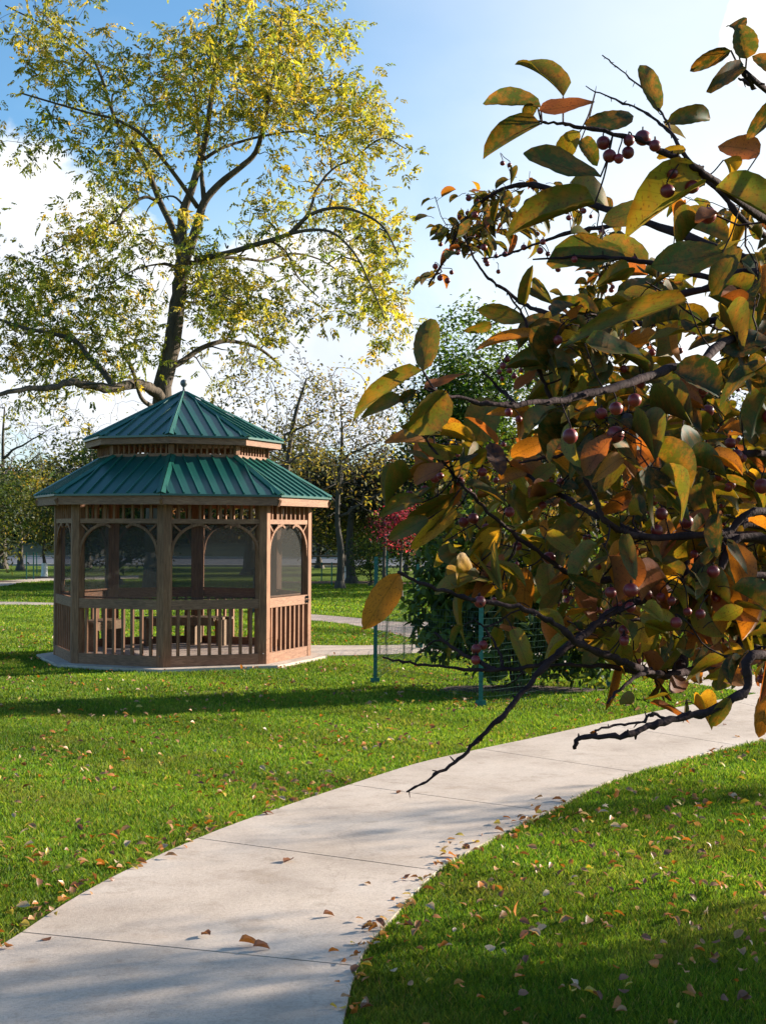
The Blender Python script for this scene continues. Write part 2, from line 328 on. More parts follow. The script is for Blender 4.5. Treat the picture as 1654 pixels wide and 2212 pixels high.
def concmat():
    m, t, o = newmat('concrete'); p = N(t, 'ShaderNodeBsdfPrincipled', Roughness=.85); p.inputs['Specular IOR Level'].default_value = .3
    tc = N(t, 'ShaderNodeTexCoord')
    n1 = N(t, 'ShaderNodeTexNoise', Scale=1.1, Detail=5.0, Roughness=.6); L(t, tc, 'Object', n1, 'Vector')
    n2 = N(t, 'ShaderNodeTexNoise', Scale=70.0, Detail=5.0, Roughness=.8); L(t, tc, 'Object', n2, 'Vector')
    r1 = ramp(t, [(.28, (.39, .315, .26)), (.5, (.50, .41, .345)), (.72, (.57, .485, .42))]); L(t, n1, 'Fac', r1, 'Fac')
    r2 = ramp(t, [(.30, (.74, .73, .72)), (.55, (1, 1, 1)), (.8, (1.08, 1.08, 1.08))]); L(t, n2, 'Fac', r2, 'Fac')
    n3 = N(t, 'ShaderNodeTexNoise', Scale=5.0, Detail=8.0, Roughness=.75); L(t, tc, 'Object', n3, 'Vector')
    r3 = ramp(t, [(.26, (.70, .67, .63)), (.46, (1, 1, 1))]); L(t, n3, 'Fac', r3, 'Fac')
    mx = N(t, 'ShaderNodeMixRGB', _blend_type='MULTIPLY', Fac=1.0); L(t, r1, 0, mx, 'Color1'); L(t, r2, 0, mx, 'Color2')
    mx2 = N(t, 'ShaderNodeMixRGB', _blend_type='MULTIPLY', Fac=1.0); L(t, mx, 0, mx2, 'Color1'); L(t, r3, 0, mx2, 'Color2'); vo = N(t, 'ShaderNodeTexVoronoi', _feature='DISTANCE_TO_EDGE', Scale=.33); wv = N(t, 'ShaderNodeTexNoise', Scale=3.0, Detail=6.0); L(t, tc, 'Object', wv, 'Vector')
    va = N(t, 'ShaderNodeMixRGB', _blend_type='ADD', Fac=.35); L(t, tc, 'Object', va, 'Color1'); L(t, wv, 'Color', va, 'Color2'); L(t, va, 0, vo, 'Vector')
    rc = ramp(t, [(.0, (.9, .89, .88)), (.0012, (1, 1, 1))]); L(t, vo, 'Distance', rc, 'Fac')
    n4 = N(t, 'ShaderNodeTexNoise', Scale=2.3, Detail=9.0, Roughness=.7); mp4 = N(t, 'ShaderNodeMapping', Location=(7, 3, 0)); L(t, tc, 'Object', mp4, 'Vector'); L(t, mp4, 0, n4, 'Vector')
    r4 = ramp(t, [(.30, (.78, .74, .69)), (.44, (.96, .95, .94)), (.7, (1.06, 1.05, 1.03))]); L(t, n4, 'Fac', r4, 'Fac')
    mx3 = N(t, 'ShaderNodeMixRGB', _blend_type='MULTIPLY', Fac=1.0); L(t, mx2, 0, mx3, 'Color1'); L(t, rc, 0, mx3, 'Color2')
    mx4 = N(t, 'ShaderNodeMixRGB', _blend_type='MULTIPLY', Fac=1.0); L(t, mx3, 0, mx4, 'Color1'); L(t, r4, 0, mx4, 'Color2'); L(t, mx4, 0, p, 'Base Color')
    b = N(t, 'ShaderNodeBump', Strength=.6, Distance=.004); L(t, n2, 'Fac', b, 'Height'); L(t, b, 0, p, 'Normal'); L(t, p, 0, o, 'Surface'); return m
M_conc = concmat()
def brickmat():
    m, t, o = newmat('pavers'); p = N(t, 'ShaderNodeBsdfPrincipled', Roughness=.9); tc = N(t, 'ShaderNodeTexCoord')
    b = N(t, 'ShaderNodeTexBrick', Color1=(.36, .25, .21, 1), Color2=(.46, .37, .32, 1), Mortar=(.22, .19, .17, 1), Scale=4.5); b.inputs['Mortar Size'].default_value = .025
    L(t, tc, 'Object', b, 'Vector'); n = N(t, 'ShaderNodeTexNoise', Scale=9.0, Detail=5.0); L(t, tc, 'Object', n, 'Vector')
    r = ramp(t, [(.3, (.75, .72, .7)), (.7, (1.15, 1.12, 1.1))]); L(t, n, 'Fac', r, 'Fac')
    mx = N(t, 'ShaderNodeMixRGB', _blend_type='MULTIPLY', Fac=1.0); L(t, b, 'Color', mx, 'Color1'); L(t, r, 0, mx, 'Color2'); L(t, mx, 0, p, 'Base Color'); L(t, p, 0, o, 'Surface'); return m
M_brick = brickmat()
M_road = solid('asphalt', (.045, .052, .075), (.075, .085, .11), 3, .85, .2, 60)
M_bank = solid('dry_bank', (.06, .07, .025), (.20, .15, .06), .7, .95, .3, 12)
M_mulch = solid('mulch', (.025, .014, .009), (.11, .055, .035), 9, .95, 1.0, 40, bdist=.05)
M_lmulch = solid('leaf_litter', (.12, .055, .03), (.34, .17, .11), 6, .95, 1.0, 30, bdist=.05)
M_soil = solid('soil', (.02, .016, .01), (.05, .04, .025), 20, .95, .5, 60)

# ------------------------------------------------------------------ ground, paths, road
g = MB(); g.add([(-900, -60, 0), (900, -60, 0), (900, 1500, 0), (-900, 1500, 0)], [(0, 1, 2, 3)])
tag(g.build('lawn_ground', M_lawn), kind='structure')

def ribbon(A, B, z, k=5):
    """A and B are matching edge polylines in photo pixels -> list of quads on the ground"""
    a = crom(A, k); b = crom(B, k); pa = np.array([gd(x, y, z) for x, y in a]); pb = np.array([gd(x, y, z) for x, y in b]); return pa, pb
POLYS = []          # ground areas without grass
def slab(mb, pa, pb, z, depth=.10, cuts=None):
    n = len(pa); poly = [tuple(p[:2]) for p in pa]+[tuple(p[:2]) for p in pb[::-1]]
    for i in range(n-1):
        q = [pa[i], pa[i+1], pb[i+1], pb[i]]; V = [(p[0], p[1], z) for p in q]+[(p[0], p[1], z-depth) for p in q]
        fs = [(0, 3, 2, 1)[::-1], (0, 1, 5, 4), (3, 2, 6, 7)[::-1]]
        if i == 0: fs.append((0, 3, 7, 4))
        if i == n-2: fs.append((1, 2, 6, 5))
        mb.add(V, fs)
    POLYS.append(np.array(poly))
# main path: slabs between control joints
LE = [(-640, 2700), (-270, 2240), (47, 2014), (219, 1907), (427, 1811), (590, 1750), (755, 1695), (897, 1650), (1037, 1618), (1160, 1592), (1292, 1563), (1420, 1536), (1563, 1510), (1760, 1478), (2000, 1440)]
RE = [(690, 2700), (722, 2330), (771, 2087), (845, 1985), (944, 1881), (1063, 1812), (1183, 1753), (1274, 1705), (1371, 1668), (1480, 1638), (1590, 1610), (1700, 1588), (1810, 1568), (2050, 1530), (2400, 1490)]
def chain(mb, LE, RE, joints, z, gap=.0065):
    a = crom(LE, 4); b = crom(RE, 4)
    pa = np.array([gd(x, y, z) for x, y in a]); pb = np.array([gd(x, y, z) for x, y in b])
    POLYS.append(np.array([tuple(q[:2]) for q in pa]+[tuple(q[:2]) for q in pb[::-1]]))
    js = [0]+[j*4 for j in joints]+[len(a)-1]
    for s, e in zip(js[:-1], js[1:]):
        A = pa[s:e+1].copy(); B = pb[s:e+1].copy()
        if s > 0:
            A[0] += norm(A[1]-A[0])*gap; B[0] += norm(B[1]-B[0])*gap
        if e < len(a)-1:
            A[-1] -= norm(A[-1]-A[-2])*gap; B[-1] -= norm(B[-1]-B[-2])*gap
        slab(mb, A, B, z)
mb = MB(); chain(mb, LE, RE, [2, 4, 6, 8, 10, 12], .022)
tag(mb.build('main_path', M_conc), kind='structure')
mb = MB(); a = np.array([gd(x, y, .012) for x, y in crom(LE, 4)]); b = np.array([gd(x, y, .012) for x, y in crom(RE, 4)])
for i in range(len(a)-1): mb.add([a[i], a[i+1], b[i+1], b[i]], [(0, 1, 2, 3)])
tag(mb.build('path_bed', M_soil), kind='structure')
# the path that leads from the main path to the gazebo
T2 = [(560, 1392), (670, 1394), (820, 1394), (973, 1391), (1110, 1399), (1240, 1414), (1440, 1436), (1654, 1461), (1900, 1490)]
B2 = [(560, 1417), (670, 1417), (820, 1414), (973, 1410), (1130, 1422), (1293, 1444), (1442, 1468), (1600, 1493), (1800, 1524)]
mb = MB(); chain(mb, B2, T2, [1, 2, 3, 4, 5, 6, 7], .018); tag(mb.build('gazebo_path', M_conc), kind='structure')
T3 = [(560, 1322), (670, 1327), (760, 1334), (850, 1343), (973, 1342), (1100, 1341), (1300, 1338)]
B3 = [(560, 1335), (670, 1340), (760, 1350), (850, 1369), (925, 1384), (1040, 1378), (1300, 1352)]
mb = MB(); pa, pb = ribbon(B3, T3, .014); slab(mb, pa, pb, .014); tag(mb.build('paver_path', M_brick), kind='structure')
mb = MB(); pa, pb = ribbon([(880, 1366), (940, 1382), (1000, 1396)], [(960, 1350), (1000, 1370), (1060, 1392)], .010); slab(mb, pa, pb, .010); tag(mb.build('paver_link', M_brick), kind='structure')
mb = MB(); pa, pb = ribbon([(-300, 1307), (0, 1306), (110, 1307), (300, 1311)], [(-300, 1301), (0, 1300), (110, 1302), (300, 1305)], .02); slab(mb, pa, pb, .02); tag(mb.build('far_path', M_conc), kind='structure')
mb = MB(); pa, pb = ribbon([(-300, 1290), (0, 1266), (40, 1259), (110, 1254), (300, 1248)], [(-300, 1262), (0, 1254), (40, 1252), (110, 1249), (300, 1243)], .02); slab(mb, pa, pb, .02); tag(mb.build('side_path', M_conc), kind='structure')
# road beyond the lawn
mb = MB(); mb.box((0, 74, -.03), (300, 9.0, .045)); tag(mb.build('road', M_road), kind='structure')
mb = MB(); mb.box((0, 64.85, .0), (300, .12, .10)); mb.box((0, 83.15, .0), (300, .12, .10)); tag(mb.build('road_kerb', M_conc), kind='structure')
# low dry bank on the far side of the road
xs = np.linspace(-220, 220, 90); ys = [83.4, 88, 95, 104, 118, 150]; zs = [0.02, .5, 1.3, 2.0, 2.8, 3.2]
V = np.array([(x, y+rng.normal()*.5, z+rng.normal()*.15*(z > .1)) for y, z in zip(ys, zs) for x in xs]); nx = len(xs)
Fq = np.array([(j*nx+i, j*nx+i+1, (j+1)*nx+i+1, (j+1)*nx+i) for j in range(len(ys)-1) for i in range(nx-1)])
tag(fast_mesh('dry_bank', V, Fq, M_bank, smooth=True), kind='structure')
def disc(name, c, rx, ry, z, mat, n=28, nopoly=False, seed=0):
    rr = np.random.default_rng(seed+5); ph = np.arange(n)*2*PI/n; w = 1+.10*np.sin(3*ph+seed)+.05*rr.normal(size=n)
    P = [(c[0]+rx*w[i]*math.cos(ph[i]), c[1]+ry*w[i]*math.sin(ph[i])) for i in range(n)]
    m = MB(); m.add([(c[0], c[1], z+.04)]+[(p[0], p[1], z-.02) for p in P], [(0, 1+i, 1+(i+1) % n) for i in range(n)])
    POLYS.append(np.array(P)); return tag(m.build(name, mat), kind='structure')

# ------------------------------------------------------------------ gazebo
GX, GY = -2.80, 19.55; TH = -0.0087
GR = 1.80
def gp(i, r, z=0.0):
    a = TH+i*PI/4; return np.array([-r*math.sin(a), -r*math.cos(a), z])
gz = thing('gazebo', 'octagonal wooden gazebo with two-tier green metal roof, insect screens and baluster railing', 'gazebo', (GX, GY, 0))
def octa(r): return [tuple(gp(i, r)[:2]) for i in range(8)][::-1]
# pad (concrete footing) and paver floor
m = MB(); pad = []
for i in range(8): pad.append(tuple(gp(i, 2.03)[:2]))
m.prism(pad[::-1], -.1, .05); m.build('concrete_pad', M_conc, gz)
POLYS.append(np.array(pad)+np.array([GX, GY]))
m = MB(); m.prism(octa(GR-.12), .04, .085); m.build('paver_floor', M_brick, gz)
ZT = 2.20
APO = math.cos(PI/8)
for i in range(8):        # posts: two-faced corner posts that follow the octagon
    P = gp(i, GR)[:2]; A = gp(i+1, GR)[:2]; B = gp(i-1, GR)[:2]
    da = (A-P)/np.linalg.norm(A-P); db = (B-P)/np.linalg.norm(B-P); inn = -P/np.linalg.norm(P)
    w = .10; d = .13
    poly = [P, P+da*w, P+da*w+inn*d*.75, P+inn*d*1.05, P+db*w+inn*d*.75, P+db*w]
    m = MB(); m.prism([tuple(q) for q in poly], .051, ZT); m.build('post', M_wv, gz)
    if i in (0, 7):
        m = MB(); q = P+(da if i == 0 else db)*.05*(1); m.tube([(*(P+da*.05-inn*.004), .19), (*(P+da*.05-inn*.012), .19)], .008, 8); m.build('bolt', M_grey, gz)
def bay(i):
    """railing, frieze, brackets and screen of the bay between post i and i+1"""
    A = gp(i, GR)[:2]; B = gp(i+1, GR)[:2]; t = (B-A); Ln = np.linalg.norm(t); t /= Ln; nrm = (A+B)/2; nrm /= np.linalg.norm(nrm)
    a0 = A+t*.10; b0 = B-t*.10; w = Ln-.20
    def p(u, z, off=-.03): q = a0+t*u+nrm*off; return np.array([q[0], q[1], z])
    up = (0, 0, 1)
    def board(name, z0, z1, off, th, u0=0, u1=None, mat=M_wh):
        m = MB(); m.bar(p(u0, (z0+z1)/2, off), p(w if u1 is None else u1, (z0+z1)/2, off), th, z1-z0, up); return m.build(name, mat, gz)
    rail = i == 6 or True
    rl = board('top_rail', .78, .905, -.025, .036)
    board('base_board', .051, .19, -.025, .036)
    board('frieze_rail', 1.885, 1.945, -.03, .038)
    nb = 8
    for k in range(nb):
        u = w*(k+.75)/(nb+.5)
        m = MB(); m.bar(p(u, .19, -.042), p(u, .78, -.042), .036, .036, (*t, 0)); m.build('baluster', M_wv, gz)
        m = MB(); m.bar(p(u, 1.945, -.035), p(u, ZT+.02, -.035), .030, .030, (*t, 0)); m.build('frieze_spindle', M_wv, gz)
    for s in (0, 1):         # arched corner brackets with spokes
        def q(u, z, off=-.028): return p(u if s == 0 else w-u, z, off)
        m = MB(); pts = []
        for k in range(13):
            ph = k/12*PI/2
            pts.append((.012+.345*w*(1-math.cos(ph)), 1.50+.375*math.sin(ph)))
        for (u1, z1), (u2, z2) in zip(pts[:-1], pts[1:]):
            e = np.array([u2-u1, z2-z1]); e = e/np.linalg.norm(e)*.004
            m.bar(q(u1-e[0], z1-e[1]), q(u2+e[0], z2+e[1]), .032, .034, np.array([0, 0, 1.0]) if abs(e[1]) < abs(e[0]) else (*(t*(1 if s == 0 else -1)), 0))
        m.bar(q(.0, 1.44), q(.016, 1.53), .032, .03, (*t, 0))
        m.bar(q(.335*w, 1.873), q(.40*w, 1.835), .032, .03)
        def arcp(ph): return (.012+.345*w*(1-math.cos(ph)), 1.50+.375*math.sin(ph))
        for ph, uu, zz in ((.52*PI/2, .02, 1.875), (.25*PI/2, .005, 1.66), (.72*PI/2, .24*w, 1.882)):
            c = arcp(ph); m.bar(q(c[0], c[1], -.031), q(uu, zz, -.031), .022, .022)
        m.build('arch_bracket', M_wv, gz)
    # screen
    m = MB(); m.add([p(0, .906, -.075), p(w, .906, -.075), p(w, 1.90, -.075), p(0, 1.90, -.075)], [(0, 1, 2, 3)]); sc = m.build('insect_screen', M_screen, gz)
    m = MB()
    for (x1, z1, x2, z2) in ((0, .918, w, .918), (0, 1.888, w, 1.888), (.012, .93, .012, 1.876), (w-.012, .93, w-.012, 1.876)):
        m.bar(p(x1, z1, -.083), p(x2, z2, -.083), .012, .024, (0, 0, 1) if z1 == z2 else (*t, 0))
    m.build('screen_frame', M_wv, sc)
    if i == 6:                # door latch on the sunlit bay (post 7 to post 6)
        m = MB(); uu = .055
        m.box(p(uu, .875, .002), (.03, .012, .018), None); m.box(p(uu, .835, .004), (.035, .012, .008)); m.box(p(uu-.01, .81, .006), (.022, .014, .014)); m.build('door_latch', M_black, gz)
for i in range(8): bay(i)
# main beam above the frieze, lower roof, upper lantern and upper roof
def ringboards(name, r, z0, z1, th, mat, over=0.0):
    for i in range(8):
        A = gp(i, r); B = gp(i+1, r); t = norm(B-A); n_ = norm((A+B)/2); m = MB()
        Ao = A; Bo = B; Ai = gp(i, r-th); Bi = gp(i+1, r-th)
        e = t*.0015
        v = [Ao+e, Bo-e, Bi-e, Ai+e]; V = [(q[0], q[1], z0) for q in v]+[(q[0], q[1], z1) for q in v]
        m.add(V, [(0, 3, 2, 1), (4, 5, 6, 7), (0, 1, 5, 4), (1, 2, 6, 5), (2, 3, 7, 6), (3, 0, 4, 7)]); m.build(name, mat, gz)
def rafters(name, r0, r1, z0, z1, off=.0, h=.09):
    for i in range(8):
        m = MB(); m.bar(gp(i, r0, z0), gp(i, r1, z1), .036, h, (0, 0, 1)); m.build(name, M_wv, gz)
def roof(part, r_out, z_out, r_in, z_in, nrib, th=.012):
    root = None; m = MB()
    for i in range(8):
        q = [gp(i, r_out, z_out), gp(i+1, r_out, z_out), gp(i+1, r_in, z_in), gp(i, r_in, z_in)]
        lo = [v-np.array([0, 0, th]) for v in q]
        m.add(q+lo, [(0, 3, 2, 1)[::-1], (4, 5, 6, 7)[::-1], (0, 1, 5, 4)[::-1], (2, 3, 7, 6)[::-1]])
    root = m.build(part, M_roof, gz)
    for i in range(8):         # standing seams of each facet, then hip cap
        A = gp(i, r_out, z_out); B = gp(i+1, r_out, z_out); t = norm(B-A); L2 = np.linalg.norm(B-A)
        mid_o = (A+B)/2; mid_i = (gp(i, r_in, z_in)+gp(i+1, r_in, z_in))/2; sl_ = mid_i-mid_o; Ls = np.linalg.norm(sl_); sd_ = sl_/Ls; nn = norm(np.cross(t, sd_)); 
        if nn[2] < 0: nn = -nn
        Li = np.linalg.norm(gp(i, r_in)-gp(i+1, r_in)); m = MB()
        for k in range(nrib):
            u = (k+.5-nrib/2)*(L2/nrib)
            half = lambda s: L2/2+(Li/2-L2/2)*s
            smax = 1.0 if abs(u) < Li/2 else (L2/2-abs(u))/(L2/2-Li/2)
            if smax < .05: continue
            a = mid_o+t*u+nn*.010+sd_*.005; b = mid_o+t*u+sd_*(Ls*smax-.01)+nn*.010
            m.bar(a, b, .015, .026, nn)
            for du in ():      # minor ribs
                if abs(u+du) < L2/2-.01:
                    sm = 1.0 if abs(u+du) < Li/2 else (L2/2-abs(u+du))/(L2/2-Li/2)
                    if sm > .05: m.bar(mid_o+t*(u+du)+nn*.002+sd_*.005, mid_o+t*(u+du)+sd_*(Ls*sm-.01)+nn*.002, .010, .007, nn)
        m.build('standing_seams', M_cap, root)
        # eave trim
        m = MB(); e0 = A-np.array([0, 0, .022])+norm(mid_o*[1, 1, 0])*.006; e1 = B-np.array([0, 0, .022])+norm(mid_o*[1, 1, 0])*.006
        m.bar(e0+[0, 0, .006], e1+[0, 0, .006], .010, .020); m.build('eave_trim', M_roof, root)
        m = MB(); a = gp(i, r_out+.006, z_out); b = gp(i, max(r_in, .03), z_in if r_in > .03 else z_in-.0)
        tt = norm(b-a)
        for sgn in (1, -1):
            nb_ = gp(i+sgn, 1.0)-gp(i, 1.0); tn = norm(nb_); 
            fn = norm(np.cross(tn, tt)); fn = fn if fn[2] > 0 else -fn
            sdv = norm(np.cross(fn, tt)); sdv = sdv if np.dot(sdv, tn) > 0 else -sdv
            w_ = .058
            q = [a+fn*.028, a+sdv*w_+fn*.016, b+sdv*(w_ if r_in > .1 else .012)+fn*.016, b+fn*.028]; q2 = [v-fn*.010 for v in q]
            m.add(q+q2, [(0, 1, 2, 3), (7, 6, 5, 4), (0, 1, 5, 4), (1, 2, 6, 5), (2, 3, 7, 6), (3, 0, 4, 7)])
        m.build('hip_cap', M_cap, root)
    return root
roof('lower_roof', 2.068, 2.262, 1.16, 2.790, 8)
roof('upper_roof', 1.396, 3.045, .02, 3.724, 6)
ringboards('fascia_board', 2.04, 2.125, 2.242, .035, M_wh)
ringboards('upper_fascia_board', 1.366, 2.935, 3.028, .03, M_wh)
# soffit boards under both roofs, so that the inside is timber
for r0, z0, r1, z1, nm in ((2.02, 2.225, 1.17, 2.73, 'roof_boarding'), (1.33, 3.01, .05, 3.65, 'upper_roof_boarding')):
    m = MB()
    for i in range(8):
        q = [gp(i, r0, z0), gp(i+1, r0, z0), gp(i+1, r1, z1), gp(i, r1, z1)]; q2 = [v-np.array([0, 0, .02]) for v in q]
        m.add(q+q2, [(3, 2, 1, 0)[::-1], (4, 5, 6, 7)[::-1], (0, 1, 5, 4), (2, 3, 7, 6)])
    m.build(nm, M_wh, gz)
rafters('rafter', 2.05, 1.12, 2.15, 2.66)
ringboards('beam', GR-.02, 2.201, 2.29, .05, M_wh)
ringboards('lantern_sill', 1.185, 2.775, 2.815, .05, M_wh)
ringboards('lantern_head', 1.17, 2.935, 3.0, .05, M_wh)
for i in range(8):
    m = MB(); P = gp(i, 1.165); m.bar((P[0], P[1], 2.815), (P[0], P[1], 2.936), .07, .07, norm(P)); m.build('lantern_post', M_wv, gz)
    A = gp(i, 1.15); B = gp(i+1, 1.15)
    for k in range(10):
        q = A+(B-A)*(k+.9)/10.8; m = MB(); m.bar((q[0], q[1], 2.815), (q[0], q[1], 2.936), .034, .022, norm(B-A)); m.build('lantern_spindle', M_wv, gz)
m = MB()
for i in range(8):
    a = gp(i, .13, 3.668); b = gp(i+1, .13, 3.668); m.add([a, b, (0, 0, 3.775)], [(1, 0, 2)]); m.add([a, b, (0, 0, 3.64)], [(0, 1, 2)])
fc = m.build('finial_cap', M_grey, gz)
m = MB(); m.lathe((0, 0, 0), [(.012, 3.75), (.02, 3.79), (.014, 3.80), (.03, 3.815), (.046, 3.835), (.052, 3.86), (.046, 3.885), (.028, 3.905), (.008, 3.912)], 16); m.build('finial_ball', M_grey, gz, smooth=True)

# benches inside the gazebo
def bench(name, label, i, r_in, r_out, trim0, trim1, legs):
    A = gp(i, r_out); B = gp(i+1, r_out); t = norm(B-A); n_ = norm((A+B)/2); Ln = np.linalg.norm(B-A)
    mid = (A+B)/2; o = thing(name, label, 'bench', (GX+mid[0]*.86, GY+mid[1]*.86, .085), 0, None); org = np.array([mid[0]*.86, mid[1]*.86, .085])
    m = MB()
    u0, u1 = trim0, Ln-trim1
    for k in range(3):
        off = -.06-.135*k
        a = A+t*(u0+.05*k)+n_*off; b = A+t*(u1-.05*k)+n_*off; m.bar((a[0]-org[0], a[1]-org[1], .40), (b[0]-org[0], b[1]-org[1], .40), .13, .035)
    m.build('seat', M_seat, o)
    m = MB(); off = -.06-.135*2-.075; a = A+t*(u0+.11)+n_*off; b = A+t*(u1-.11)+n_*off; m.bar((a[0]-org[0], a[1]-org[1], .355), (b[0]-org[0], b[1]-org[1], .355), .03, .12); m.build('apron', M_seat, o)
    for l in legs:
        m = MB(); a = A+t*(u0+(u1-u0)*l)+n_*(-.24); m.bar((a[0]-org[0], a[1]-org[1], 0), (a[0]-org[0], a[1]-org[1], .38), .30, .05, t); m.build('leg', M_seat, o)
bench('gazebo_bench', 'wooden bench inside the gazebo along its far left side, its end catching the sun', 2, 1, GR-.16, .02, .25, (.2, .85))
bench('gazebo_bench', 'long wooden bench inside the gazebo along the back left side', 3, 1, GR-.16, .3, .05, (.12, .88))
bench('gazebo_bench', 'wooden bench inside the gazebo under the back screens behind the front corner post', 4, 1, GR-.16, .05, .62, (.10, .9))

# ------------------------------------------------------------------ tree growing
class Skel:
    def __init__(s): s.P = []; s.R = []; s.mb = MB(); s.tips = []
    def limb(s, pts, r0, r1, sides=7, k=4, wob=0.0, mb=None):
        p = crom(pts, k)
        if wob: p[1:-1] += rng.normal(size=(len(p)-2, 3))*wob
        t = np.linspace(0, 1, len(p)); r = r0+(r1-r0)*t**.8
        (mb or s.mb).tube(p, r, sides); s.P += list(p); s.R += list(r); return p
    def grow(s, targets, tipr=.006, rmax=.05, sag=.06, sides=4, wob=.04, sides2=3, lift=.15, mbf=None, minr=None, refz=None):
        """join every target to the nearest wood already there"""
        P = np.array(s.P); Rr = np.array(s.R); targets = np.asarray(targets)
        d0 = np.array([np.min(np.linalg.norm(P-q, axis=1)) for q in targets]); order = np.argsort(d0)
        cap = len(P)+len(targets)*4; PP = np.zeros((cap, 3)); RR = np.zeros(cap); n = len(P); PP[:n] = P; RR[:n] = Rr
        for oi in order:
            q = targets[oi]; df = PP[:n]-q; dd = np.linalg.norm(df, axis=1)*(1+.35*(df[:, 2] > 0.1)); j = int(np.argmin(dd)); a = PP[j]; ln = np.linalg.norm(q-a)
            r0 = min(RR[j]*.75, tipr+rmax*ln/ (ln+3) ); r0 = max(r0, tipr)
            ts = np.array([.33, .66, 1.0]); pts = [a]
            for t_ in ts:
                m_p = a+(q-a)*t_; m_p = m_p+np.array([0, 0, lift*ln*math.sin(PI*t_)*.6])+rng.normal(size=3)*wob*ln*(t_ < 1)
                pts.append(m_p)
            rr = np.array([r0, r0*.8+tipr*.2, r0*.5+tipr*.5, tipr]); (mbf() if mbf else s.mb).tube(pts, rr, sides if r0 > tipr*2.2 else sides2, cap=False)
            for k_ in range(1, 4): PP[n] = pts[k_]; RR[n] = rr[k_]; n += 1
            s.tips.append((pts[3], norm(pts[3]-pts[2])))
        s.P = list(PP[:n]); s.R = list(RR[:n])
def leaf_cloud(name, centers, per, spread, ln, wd, cols, wts, mat, parent, tpl=LANCE, droop=.5, jit=.2, dirs=None, stretch=(1, 1, .8)):
    C = np.repeat(np.asarray(centers), per, axis=0); n = len(C)
    P = C+rng.normal(size=(n, 3))*spread*np.array(stretch)
    d = rvec(n); d[:, 2] = d[:, 2]*.6-droop
    up = norm(rvec(n)*.8+np.array([0, 0, .7])); l = ln*(.65+.7*rng.random(n)); w = wd*(.65+.7*rng.random(n))
    V, Fc, luv, k = inst(tpl, P, d, up, l, w)
    cc = pick(cols, len(centers), wts, jit); cc = np.repeat(cc, per, axis=0)*(1+rng.normal(size=(n, 1))*jit*.8); cc = np.clip(cc, .002, .9)
    return fast_mesh(name, V, Fc, mat, np.repeat(cc, k, axis=0), luv, parent=parent)

GREEN = [(.075, .11, .014), (.05, .085, .014), (.13, .15, .016)]
YEL = [(.34, .28, .02), (.25, .225, .02), (.13, .15, .018), (.42, .32, .03)]

